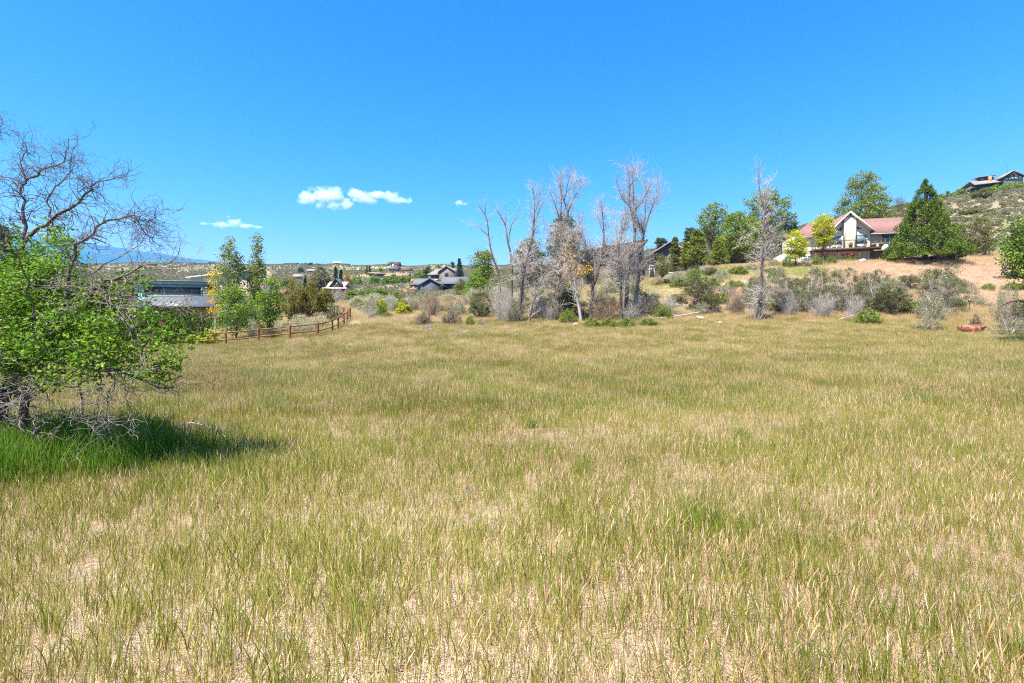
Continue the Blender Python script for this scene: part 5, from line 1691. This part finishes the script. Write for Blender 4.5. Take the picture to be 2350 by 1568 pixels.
for i, (px, Y, top, w, lab) in enumerate(((1806, 69, 590, 26, 'low garden plant left of the shorter lime tree'), (1850, 68.5, 591, 34, 'low garden plant between the two lime trees'), (1872, 69, 588, 24, 'low garden plant at the foot of the taller lime tree'), (1775, 71, 596, 36, 'grey-green garden bush left of the cream house'), (1905, 69.5, 590, 28, 'low garden plant below the deck\'s left end'))):
    shrub(['tuft', 'silver', 'tuft', 'sage', 'tuft'][i], px, Y, top, w, lab)
for i, (px, w) in enumerate(((1358, 46), (1396, 44), (1436, 50), (1486, 52))):
    shrub('tuft', px, 39.5 + .3 * (i % 2), 731, w, 'bright green rabbitbrush in the row before the dead grove', 'rabbitbrush row before the dead grove')
def where_words(px, cuts, words):
    return words[sum(px > c for c in cuts)]


KINDWORD = {'sage': 'grey-green sagebrush', 'bare': 'leafless grey shrub', 'barered': 'reddish leafless shrub', 'tuft': 'green rabbitbrush', 'silver': 'silvery sagebrush mound', 'green': 'small-leaved green shrub', 'mixed': 'half-leafy grey shrub'}


def scatter_shrubs(n, kinds, x0, x1, y0, y1, h, w, cuts, words):
    """loose shrubs: the label says size, kind and what they stand by"""
    for i in range(n):
        k = kinds[i % len(kinds)]
        px, Y = _sr.uniform(x0, x1), _sr.uniform(y0, y1)
        p = spot(px, Y)
        rowp = HY - (p[2] - EYE) / Y * F
        hh, ww = _sr.uniform(*h), _sr.uniform(*w)
        size = ('tall ' if hh > .6 * h[1] + .4 * h[0] else 'low ') + ('spreading ' if ww > .5 * (w[0] + w[1]) else '')
        lab = size + KINDWORD[k] + ' ' + where_words(px, cuts, words)
        shrub(k, px, Y, rowp - hh, ww, lab, 'set: ' + lab)


scatter_shrubs(96, ['sage', 'bare', 'barered', 'sage', 'tuft', 'silver'], 815, 1540, 50, 78, (12, 30), (22, 50), (890, 960, 1060, 1180, 1360),
               ['behind the fence end', 'around the yellow flowering bush', 'below the charcoal house', 'below the cottonwood left of the dead grove', 'behind the left dead trees', 'behind the right dead trees'])
scatter_shrubs(68, ['sage', 'bare', 'green', 'sage', 'tuft'], 1545, 2110, 45, 57, (13, 34), (26, 58), (1640, 1760, 1880, 2000),
               ['on the slope below the pines', 'on the slope by the thin dead tree', 'below the lime-yellow trees', 'below the deck of the cream house', 'below the right end of the deck'])
scatter_shrubs(17, ['sage', 'bare', 'tuft', 'sage', 'tuft'], 2110, 2335, 44, 60, (13, 30), (26, 52), (2220,),
               ['on the dry slope below the big spruce', 'on the dry slope near the metal stake'])
scatter_shrubs(30, ['sage', 'tuft', 'green', 'silver'], 1530, 1800, 56, 70, (9, 22), (24, 50), (1600, 1690),
               ['at the lawn edge before the taupe house', 'at the lawn edge below the pines', 'at the lawn edge left of the lime-yellow trees'])
scatter_shrubs(26, ['bare', 'mixed', 'bare', 'green', 'barered'], 1125, 1520, 42.5, 51, (26, 62), (36, 66), (1235, 1345, 1430),
               ['round the double-trunked dead tree', 'round the tallest dead tree', 'round the low-forking dead tree', 'round the tall right-hand dead trees'])

# --- far sagebrush cover on the hills
def sage_cover():
    r = np.random.default_rng(31)
    src = bpy.data.collections.new('sage_far')
    for k, lf in enumerate(('sage', 'sagedark', 'sage', 'olive', 'shrubgrey')):
        w, l = broadleaf(.9, 1.5, base=.03, prof='dome', ncl=34, nl=16, cr=.22, ls=.16, tr=.03, seed=300 + k, stems=2, fork=.2, shape='leaf', droop=0)
        src.objects.link(bpy.data.objects.new('s%d' % k, l.mesh('s', LEAF[lf])))
    X, Y = [], []
    for y0, y1, dens in ((88, 150, .38), (150, 300, .27), (300, 520, .12), (520, 900, .035)):
        x, y = scatter(y0, y1, dens, r, 1.1)
        X.append(x); Y.append(y)
    x, y = np.concatenate(X), np.concatenate(Y)
    px = CX + F * x / y
    ok = (snoise(x, y, .045, 2) + .3 * snoise(x, y, .2, 4) > .16) & ~((np.abs(px - 1990) < 200) & (y < 93)) & ~((np.abs(px - 1450) < 130) & (y < 102)) & ~((px < 560) & (y < 75))
    x, y = x[ok], y[ok]
    n = len(x)
    idx = r.choice(5, n, p=[.36, .25, .22, .09, .08])
    instancer('sagebrush_cover', np.stack([x, y, ground(x, y)], 1), idx, r.uniform(.4, 1.1, n) * (1 + np.clip(y - 300, 0, 400) / 700), r.uniform(0, 6.28, n), r.uniform(0, 1, n), src)


sage_cover()

# ------------------------------------------------------------------ the scrub oak on the left
def oak_left():
    r = np.random.default_rng(41)
    base = np.array([(-15 - CX) / F * 6.4, 6.4, 0.0])
    base[2] = gz(base[0], base[1])
    root = thing('scrub_oak', 'gnarled scrub oak with bare upper branches and bright green leaves left of the field', 'tree', base)
    S = []

    def line(pts, Y, ra, rb, n=16):
        Ys = Y if np.ndim(Y) else [Y] * len(pts)
        Ys = np.interp(np.linspace(0, 1, len(pts)), np.linspace(0, 1, len(Ys)), Ys)
        S.append((spline([at(a, b, yy) - base for (a, b), yy in zip(pts, Ys)], n), np.linspace(ra, rb, n)))

    gr = [(-15, 1050), (0, 965), (15, 900), (32, 820), (46, 720), (52, 640), (50, 580)]
    line(gr, [6.4, 6.5, 6.6], .085, .045)                                                              # 0 red trunk
    line([(52, 1045), (61, 991), (58, 957), (64, 900), (88, 840), (120, 760), (150, 691)], [6.3, 6.1, 5.9], .052, .032)   # 1 grey trunk
    line([(-60, 1060), (-55, 950), (-80, 820), (-120, 650), (-140, 480)], [6.9, 7.2], .085, .03)      # 2 trunk outside the frame
    line([(50, 580), (53, 560), (83, 530), (111, 513), (125, 502), (155, 483), (180, 466), (205, 438), (208, 430), (227, 412), (266, 413), (291, 405)], [6.6, 6.3], .045, .006)   # 3 A
    line([(50, 600), (55, 524), (57, 499), (53, 466), (50, 438), (61, 415), (50, 388), (54, 352), (58, 328)], [6.6, 6.8], .036, .005)
    line([(61, 415), (80, 405), (97, 386), (122, 380), (147, 372), (151, 347), (157, 319)], [6.75, 6.5], .022, .005)
    line([(119, 507), (111, 455), (144, 416), (161, 388), (162, 364)], [6.5, 6.7], .018, .004)
    line([(150, 691), (155, 649), (164, 608), (169, 569), (191, 555), (211, 533), (233, 513), (266, 502), (299, 497), (316, 497), (322, 516), (333, 541), (358, 558)], [5.9, 5.7], .036, .005)   # 7 E
    line([(299, 497), (330, 508), (345, 505), (358, 500)], 5.72, .010, .004)
    line([(83, 646), (133, 652), (177, 663), (216, 674), (250, 688)], [6.0, 5.6], .012, .006)
    line([(110, 800), (160, 740), (200, 694), (222, 660), (247, 646), (277, 633), (313, 616), (333, 608), (374, 610), (399, 597), (413, 566)], [5.9, 5.5], .035, .004)   # 10 G
    line([(151, 670), (155, 708), (180, 750), (183, 791), (179, 844), (184, 888), (193, 930), (191, 966), (211, 983), (238, 999)], [5.85, 5.6], .030, .006)            # 11 H
    line([(10, 785), (42, 802), (83, 802), (125, 830), (177, 833), (211, 838), (250, 844), (291, 858), (333, 874), (372, 891), (397, 888)], [6.5, 5.5], .058, .008)    # 12 I
    line([(58, 844), (80, 877), (89, 888), (103, 888), (108, 921)], 5.8, .014, .005)
    line([(80, 877), (60, 905), (46, 940)], 5.8, .010, .004)
    line([(70, 1010), (85, 985), (110, 965)], 6.0, .030, .012)
    line([(200, 694), (260, 700), (300, 735), (320, 790), (350, 850)], [5.7, 5.4], .020, .005)       # arching grey limb
    line([(250, 688), (300, 680), (360, 700), (420, 712), (470, 735)], [5.7, 5.9], .018, .005)       # limb carrying the right lobe
    line([(40, 910), (30, 870), (-20, 820), (-90, 760)], [6.5, 6.0], .05, .02)
    line([(52, 640), (20, 560), (-30, 500), (-60, 430), (-40, 340), (2, 290)], [6.6, 6.3], .04, .005)
    line([(231, 842), (232, 890), (245, 920), (258, 940)], 5.5, .012, .004)
    line([(290, 858), (288, 890), (290, 920), (300, 940), (305, 965)], 5.55, .010, .003)
    line([(260, 846), (262, 890), (240, 930), (236, 965)], 5.45, .010, .003)
    # limbs away from the camera, so the crown has depth
    for q in range(7):
        a0 = S[[0, 1, 2, 12, 0, 2, 1][q]][0][[11, 9, 8, 4, 9, 11, 12][q]]
        d = np.array([[.5, 1.3, .6], [.9, .9, .5], [-.6, -1.0, .5], [.7, .9, .3], [-.2, -1.1, .5], [.4, 1.0, .9], [.6, -.7, .6]][q])
        S.append((spline([a0, a0 + d * .5 + r.normal(size=3) * .1, a0 + d * 1.1 + r.normal(size=3) * .2], 16), np.linspace(.03, .008, 16)))
    P = np.stack([s[0] for s in S])
    R = np.stack([s[1] for s in S])
    R[3:] *= .62
    # gnarl
    P[:, 1:-1] += r.normal(size=P[:, 1:-1].shape) * .012
    trunk = [0, 1, 2]
    obj('trunk', Geo().tubes(P[trunk], R[trunk] * (1 + .12 * r.normal(size=R[trunk].shape)), 9).mesh('trunk', M_barkred, True), root)
    limb = [i for i in range(len(S)) if i not in trunk]
    obj('limbs', Geo().tubes(P[limb], R[limb], 6).mesh('limbs', mat_noise('bark_limb_grey', [(.05, .036, .034), (.12, .09, .085), (.20, .16, .15)], scale=9, rough=.95, bump=.5), True), root)
    up = [3, 4, 5, 6, 7, 8, 19]
    b, T, br = sample_on(P[up], R[up], 480, .15, 1, r)
    w1, r1 = sprout(b, T, .36, np.clip(br * .35, .0028, .005), 1.05, 0, 7, .42, r)
    b, T, _ = sample_on(w1, r1, 1500, .2, 1, r)
    w2, r2 = sprout(b, T, .17, .0022, .9, 0, 5, .45, r)
    obj('bare_twigs', Geo().tubes(w1, r1, 4).tubes(w2, r2, 3).mesh('bare_twigs', M_twigdark), root)['kind'] = 'stuff'
    lo = [0, 1, 9, 10, 11, 12, 13, 14, 15, 16, 17, 20, 21, 22]
    b, T, br = sample_on(P[lo], R[lo], 400, .05, 1, r)
    w1, r1 = sprout(b, T, .42, np.clip(br * .4, .003, .007), 1.0, -.02, 7, .38, r)
    b, T, _ = sample_on(w1, r1, 1100, .2, 1, r)
    w2, r2 = sprout(b, T, .2, .0026, .8, -.03, 4, .3, r)
    obj('dead_twigs', Geo().tubes(w1, r1, 4).tubes(w2, r2, 3).mesh('dead_twigs', M_oaktwig), root)['kind'] = 'stuff'
    # leaf clumps: photo column, row, radius in columns, depth
    cl = [(20, 540, 45, 6.9), (60, 600, 52, 6.5), (110, 590, 42, 6.4), (30, 660, 60, 6.2), (100, 660, 60, 6.0), (160, 625, 40, 6.1), (150, 570, 22, 6.2), (170, 690, 52, 6.0), (60, 730, 66, 6.1),
          (130, 745, 60, 5.8), (200, 740, 52, 5.8), (240, 690, 44, 5.9), (290, 670, 34, 5.9), (260, 760, 52, 5.6), (30, 790, 60, 6.0), (100, 800, 50, 5.7), (320, 740, 40, 5.6), (380, 735, 24, 5.9),
          (420, 738, 24, 5.9), (460, 752, 20, 5.95), (350, 790, 30, 5.5), (395, 825, 24, 5.5), (340, 845, 30, 5.5), (280, 810, 46, 5.6), (210, 800, 46, 5.6), (400, 775, 24, 5.8), (130, 540, 24, 6.3),
          (-60, 560, 70, 6.6), (-60, 680, 80, 6.3), (-130, 620, 80, 6.8), (-80, 780, 70, 6.2), (-160, 740, 80, 6.6), (40, 640, 70, 7.4), (130, 690, 70, 7.2), (60, 760, 70, 7.3), (-40, 620, 80, 7.6), (200, 700, 55, 6.9), (230, 780, 50, 6.7), (310, 640, 24, 6.0), (440, 765, 24, 5.8), (120, 865, 30, 5.6), (200, 850, 36, 5.5), (50, 850, 44, 6.1), (160, 800, 44, 6.9), (20, 720, 60, 6.9), (250, 830, 34, 6.2), (60, 880, 30, 6.5), (375, 860, 20, 5.5)]
    cen = []
    for a, b_, rad, yy in cl:
        k = max(6, int(rad * rad / 120))
        m = rad / F * yy
        cen.append(at(a, b_, yy) - base + nrm(r.normal(size=(k, 3))) * (r.uniform(0, 1, (k, 1)) ** .4) * m * np.array([1, .8, .85]))
    cen = np.concatenate(cen)
    allp = P.reshape(-1, 3)
    j = np.array([np.argmin(((allp - c) ** 2).sum(1)) for c in cen])
    A = allp[j]
    tw = bez(A, (A + cen) / 2 + r.normal(size=cen.shape) * .06, cen, 5)
    tw[:, 1:-1] += r.normal(size=tw[:, 1:-1].shape) * .015
    obj('leafy_twigs', Geo().tubes(tw, np.linspace(.007, .0025, 5)[None] * np.ones((len(tw), 1)), 4).mesh('leafy_twigs', M_bark), root)['kind'] = 'stuff'
    nl = 32
    k = np.repeat(np.arange(len(cen)), nl)
    pts = cen[k] + r.normal(size=(len(k), 3)) * .06
    g = Geo().leaves(pts, .046, 'oak', .55, D=nrm(pts - cen[k]) + [0, 0, .1], r=r)
    obj('foliage', g.mesh('foliage', LEAF['oak']), root)['kind'] = 'stuff'


oak_left()


def oak_right():
    r = np.random.default_rng(43)
    Y = 28.0
    base = spot(2460, Y)
    root = thing('scrub_oak', 'leafy scrub oak reaching in over the dry slope at the right', 'tree', base)
    S = []

    def line(pts, ra, rb, Y1=Y):
        S.append((spline([at(a, b, y_) - base for (a, b), y_ in zip(pts, np.linspace(Y, Y1, len(pts)))], 14), np.linspace(ra, rb, 14)))
    line([(2460, 800), (2450, 760), (2430, 700), (2420, 620), (2400, 540), (2390, 480)], .16, .03)
    line([(2430, 690), (2390, 660), (2350, 640), (2310, 632), (2300, 622)], .07, .02, 27.5)
    line([(2420, 620), (2370, 590), (2330, 560), (2318, 520)], .07, .02, 27.6)
    line([(2440, 740), (2390, 720), (2345, 690), (2300, 700), (2290, 712)], .08, .025, 27.2)
    line([(2405, 560), (2440, 500), (2460, 450)], .07, .02, 28.8)
    P = np.stack([s[0] for s in S])
    R = np.stack([s[1] for s in S])
    obj('trunk', Geo().tubes(P, R, 7).mesh('trunk', M_barkred, True), root)
    cl = [(2330, 525, 22), (2355, 545, 34), (2320, 560, 24), (2310, 590, 20), (2345, 600, 34), (2330, 620, 22), (2370, 580, 40), (2390, 620, 45), (2400, 520, 45), (2440, 560, 60), (2440, 480, 50), (2470, 640, 60), (2380, 650, 26), (2352, 700, 18), (2400, 690, 30), (2500, 540, 60)]
    cen = []
    for a, b_, rad in cl:
        k = max(8, int(rad * rad / 22))
        cen.append(at(a, b_, Y - .3) - base + nrm(r.normal(size=(k, 3))) * (r.uniform(0, 1, (k, 1)) ** .4) * rad / F * Y)
    cen = np.concatenate(cen)
    allp = P.reshape(-1, 3)
    A = allp[np.array([np.argmin(((allp - c) ** 2).sum(1)) for c in cen])]
    tw = bez(A, (A + cen) / 2 + r.normal(size=cen.shape) * .08, cen, 5)
    obj('twigs', Geo().tubes(tw, np.linspace(.016, .007, 5)[None] * np.ones((len(tw), 1)), 3).mesh('twigs', M_bark), root)['kind'] = 'stuff'
    k = np.repeat(np.arange(len(cen)), 12)
    pts = cen[k] + r.normal(size=(len(k), 3)) * .14
    obj('foliage', Geo().leaves(pts, .135, 'oak', .5, r=r).mesh('foliage', LEAF['oak']), root)['kind'] = 'stuff'


oak_right()

# ------------------------------------------------------------------ rocks, logs, small things
def rock(label, px, Y, wpx, hpx, mat, seed, depth=.7):
    r = np.random.default_rng(seed)
    p = spot(px, Y)
    w, h = wpx / F * Y, hpx / F * Y
    n, m = 18, 11
    V = []
    ph = r.uniform(0, 6.28, 6)
    for i in range(m):
        t = i / (m - 1) * math.pi
        for j in range(n):
            a = j / n * 2 * math.pi
            d = np.array([math.sin(t) * math.cos(a), math.sin(t) * math.sin(a), math.cos(t)])
            k = 1 + .20 * math.sin(3 * d[0] + ph[0] + 2 * d[2]) + .14 * math.sin(5 * d[1] + ph[1] + 3 * d[0]) + .11 * math.sin(7 * d[2] + 5 * d[0] + ph[2]) + .05 * math.sin(13 * d[0] + 9 * d[1] + ph[3])
            d = np.sign(d) * np.abs(d) ** .85
            V.append(d * k * np.array([w / 2, w / 2 * depth, h * .62]) + [0, 0, h * .32])
    Q = [(i * n + j, i * n + (j + 1) % n, (i + 1) * n + (j + 1) % n, (i + 1) * n + j) for i in range(m - 1) for j in range(n)]
    o = obj('boulder', Geo().add(V, np.array(Q)[:, ::-1]).mesh('boulder', mat, False))
    o.location = p
    tag(o, label, 'boulder')


M_redrock = mat_noise('rock_red', [(.10, .032, .02), (.20, .07, .042), (.34, .18, .13)], scale=3, rough=.95, bump=.7, pos=[.3, .5, .62])
M_palerock = mat_noise('rock_pale', [(.30, .215, .17), (.44, .35, .30)], scale=4, rough=.95, bump=.6)
rock('rust-red flat boulder lying in the grass at the field\'s right edge', 2230, 35.5, 46, 17, M_redrock, 1)
rock('pale pinkish stone beside the fallen branch', 1607, 43, 20, 9, M_palerock, 2)
rock('small pinkish stone in the grass below the pale one', 1652, 40.5, 12, 6, M_palerock, 3)
rock('low pale stone under the tallest dead tree', 1320, 40.5, 14, 6, M_palerock, 4)
b = on_house(.55, -3.3, 0)
o_px = CX + F * b[0] / b[1]
rock('whitish stone beside the red flowers at the cream house', o_px, b[1], 13, 6, mat_noise('rock_white', [(.55, .55, .55), (.66, .66, .66)], 3), 5)


def fallen_branch(name, label, pts, ra, rb, seed, nt=30, mat=M_deadpale, L=.6):
    """pts: photo column and depth, lying on the ground with the given lift"""
    r = np.random.default_rng(seed)
    q = []
    for px, Y, lift in pts:
        p = spot(px, Y)
        q.append(p + [0, 0, lift])
    q = np.array(q)
    o = q[0].copy()
    P = spline(q - o, 16)[None]
    R = np.linspace(ra, rb, 16)[None]
    b_, T, br = sample_on(P, R, nt, .1, 1, r)
    w, wr = sprout(b_, T, L, np.clip(br * .4, .003, .02), .8, .1, 4, .2, r)
    t = thing(name, label, 'branch', o)
    obj('limb', Geo().tubes(P, R, 6).mesh('limb', mat, True), t)
    obj('twigs', Geo().tubes(w, wr, 3).mesh('twigs', mat), t)['kind'] = 'stuff'


fallen_branch('fallen_branch', 'long pale fallen branch lying below the dark green shrub', [(1655, 46, .35), (1600, 45, .28), (1560, 44.2, .22), (1510, 43.2, .15), (1440, 42.5, .08)], .075, .03, 1)
fallen_branch('fallen_branch', 'thin pale dead branch curving over the shaded grass by the oak', [(408, 6.85, .30), (440, 6.8, .34), (480, 6.7, .30), (520, 6.5, .22)], .009, .003, 2, 12, L=.15)
fallen_branch('dead_tuft', 'small grey dead brush sticking up in the field below the yellow bush', [(975, 34, .02), (980, 34, .35), (983, 34, .5)], .03, .008, 3, 60, M_twig, .45)
fallen_branch('dead_tuft', 'small grey dead brush lying in the field below the green tuft', [(1052, 35, .1), (1062, 35, .15), (1075, 35, .08)], .03, .008, 4, 60, M_twig, .4)
fallen_branch('dead_tuft', 'dead grey branches heaped at the tangled shrub below the deck', [(1925, 41, .1), (1960, 40.5, .5), (2000, 40, .15)], .04, .01, 5, 70, M_deadpale, .8)


def stake():
    p = spot(2224, 46)
    t = thing('metal_stake', 'rusty metal stake with a small cross head on the slope', 'stake', p)
    h = .95
    obj('shaft', Geo().tubes(np.array([[[0, 0, -.2], [0, 0, h]]]), np.full((1, 2), .03), 6).mesh('shaft', M_railmetal), t)
    obj('cross_head', Geo().box(-.28, .28, -.03, .03, h - .22, h - .16).box(-.07, .12, -.07, .07, h - .1, h + .1).mesh('cross_head', M_stone), t)


stake()
for i, (px, Y, top) in enumerate(((741, 860, 600), (830, 870, 606))):
    p = spot(px, Y)
    h = height_to(top, p)
    t = thing('utility_pole', ['taller thin utility pole on the far skyline', 'shorter thin utility pole on the far skyline'][i], 'pole', p)
    obj('shaft', Geo().tubes(np.array([[[0, 0, -1], [0, 0, h]]]), np.full((1, 2), .28), 6).mesh('shaft', M_bark), t)
    obj('crossarm', Geo().box(-1.5, 1.5, -.15, .15, h - 1.2, h - .9).mesh('crossarm', M_bark), t)

# ------------------------------------------------------------------ haze and clouds
def build_haze():
    m = bpy.data.materials.new('haze_air')
    m.use_nodes = True
    nt = m.node_tree
    nt.nodes.remove(nt.nodes['Principled BSDF'])
    v = nt.nodes.new('ShaderNodeVolumePrincipled')
    v.inputs['Color'].default_value = (.08, .45, 1.0, 1)
    v.inputs['Density'].default_value = 8e-5
    v.inputs['Anisotropy'].default_value = 0.0
    nt.links.new(v.outputs[0], nt.nodes['Material Output'].inputs['Volume'])
    g = Geo().box(-9800, 9800, -9800, 9800, -60, 1260)
    obj('haze', g.mesh('haze', m), kind='stuff')


HAZE = True
if HAZE:
    build_haze()


def cloud(label, px, py, w, h, blobs, seed, dens=.008):
    """vapour: a lumpy closed hull filled with uneven density, 16 km out"""
    Y = 16000.0
    p = at(px, py, Y)
    W, H = w / F * Y, h / F * Y
    m = bpy.data.materials.new('cloud_vapour')
    m.use_nodes = True
    nt = m.node_tree
    nt.nodes.remove(nt.nodes['Principled BSDF'])
    v = nt.nodes.new('ShaderNodeVolumePrincipled')
    v.inputs['Color'].default_value = (.965, 1.0, .975, 1)
    v.inputs['Anisotropy'].default_value = .2
    L = nt.links.new
    tc = nt.nodes.new('ShaderNodeTexCoord')
    nz = nt.nodes.new('ShaderNodeTexNoise')
    nz.inputs['Scale'].default_value = 1 / (H * .55)
    nz.inputs['Detail'].default_value = 5
    nz.inputs['Roughness'].default_value = .62
    mp = nt.nodes.new('ShaderNodeMapping')
    mp.inputs['Location'].default_value = (seed * 13.1 * H, seed * 7.7 * H, 0)
    mp.inputs['Scale'].default_value = (.75, .75, 1.2)
    L(tc.outputs['Object'], mp.inputs[0])
    L(mp.outputs[0], nz.inputs['Vector'])
    # blob field: 1 at the blob centres falling to 0 at their edge
    best = None
    for bx, bz, rx, rz in blobs:
        s_ = nt.nodes.new('ShaderNodeVectorMath')
        s_.operation = 'SUBTRACT'
        s_.inputs[1].default_value = (bx * W, 0, bz * H)
        L(tc.outputs['Object'], s_.inputs[0])
        d_ = nt.nodes.new('ShaderNodeVectorMath')
        d_.operation = 'DIVIDE'
        d_.inputs[1].default_value = (rx * W, rx * W * .8, rz * H)
        L(s_.outputs[0], d_.inputs[0])
        l_ = nt.nodes.new('ShaderNodeVectorMath')
        l_.operation = 'LENGTH'
        L(d_.outputs[0], l_.inputs[0])
        k_ = nt.nodes.new('ShaderNodeMath')
        k_.operation = 'SUBTRACT'
        k_.inputs[0].default_value = 1
        L(l_.outputs['Value'], k_.inputs[1])
        if best is None:
            best = k_.outputs[0]
        else:
            mx = nt.nodes.new('ShaderNodeMath')
            mx.operation = 'MAXIMUM'
            L(best, mx.inputs[0])
            L(k_.outputs[0], mx.inputs[1])
            best = mx.outputs[0]
    ad = nt.nodes.new('ShaderNodeMath')
    ad.operation = 'MULTIPLY_ADD'           # noise*2.4 + blob
    ad.inputs[1].default_value = 2.6
    L(nz.outputs[0], ad.inputs[0])
    L(best, ad.inputs[2])
    mr = nt.nodes.new('ShaderNodeMapRange')
    mr.inputs[1].default_value, mr.inputs[2].default_value = 1.5, 2.1
    mr.inputs[3].default_value, mr.inputs[4].default_value = 0, dens
    L(ad.outputs[0], mr.inputs[0])
    L(mr.outputs[0], v.inputs['Density'])
    em = nt.nodes.new('ShaderNodeMath')
    L(v.outputs[0], nt.nodes['Material Output'].inputs['Volume'])
    n, k = 28, 14
    V = []
    for i in range(k):
        t = i / (k - 1) * math.pi
        for j in range(n):
            a = j / n * 2 * math.pi
            V.append((W * .62 * math.sin(t) * math.cos(a), W * .30 * math.sin(t) * math.sin(a), H * .85 * math.cos(t)))
    Q = [(i * n + j, i * n + (j + 1) % n, (i + 1) * n + (j + 1) % n, (i + 1) * n + j) for i in range(k - 1) for j in range(n)]
    o = obj('cloud', Geo().add(V, np.array(Q)[:, ::-1]).mesh('cloud', m, True))
    o.location = p
    tag(o, label, 'cloud')


cloud('largest white cumulus cloud with ragged lower edge', 745, 459, 122, 52, [(-.28, .05, .26, .42), (0, .10, .28, .48), (.18, .18, .24, .45), (.22, -.25, .22, .34), (-.1, -.25, .16, .22), (.38, -.2, .18, .30)], 1)
cloud('flat white cloud trailing right of the largest cloud', 873, 452, 146, 36, [(-.38, .12, .15, .52), (-.22, -.15, .22, .36), (-.05, .08, .18, .34), (.16, -.05, .18, .36), (.32, -.2, .22, .28), (.12, .3, .06, .25)], 2)
cloud('small low white cloud above the poplars', 535, 513, 130, 26, [(.02, .10, .16, .52), (-.22, -.1, .18, .32), (.25, -.22, .2, .22), (.45, -.3, .12, .15), (-.48, 0, .14, .15)], 3)
cloud('tiny wisp of white cloud left of the dead grove', 1053, 466, 44, 16, [(0, .05, .30, .5), (.35, -.15, .2, .25)], 4)
sc.cycles.volume_step_rate = 1.0
sc.cycles.volume_max_steps = 64
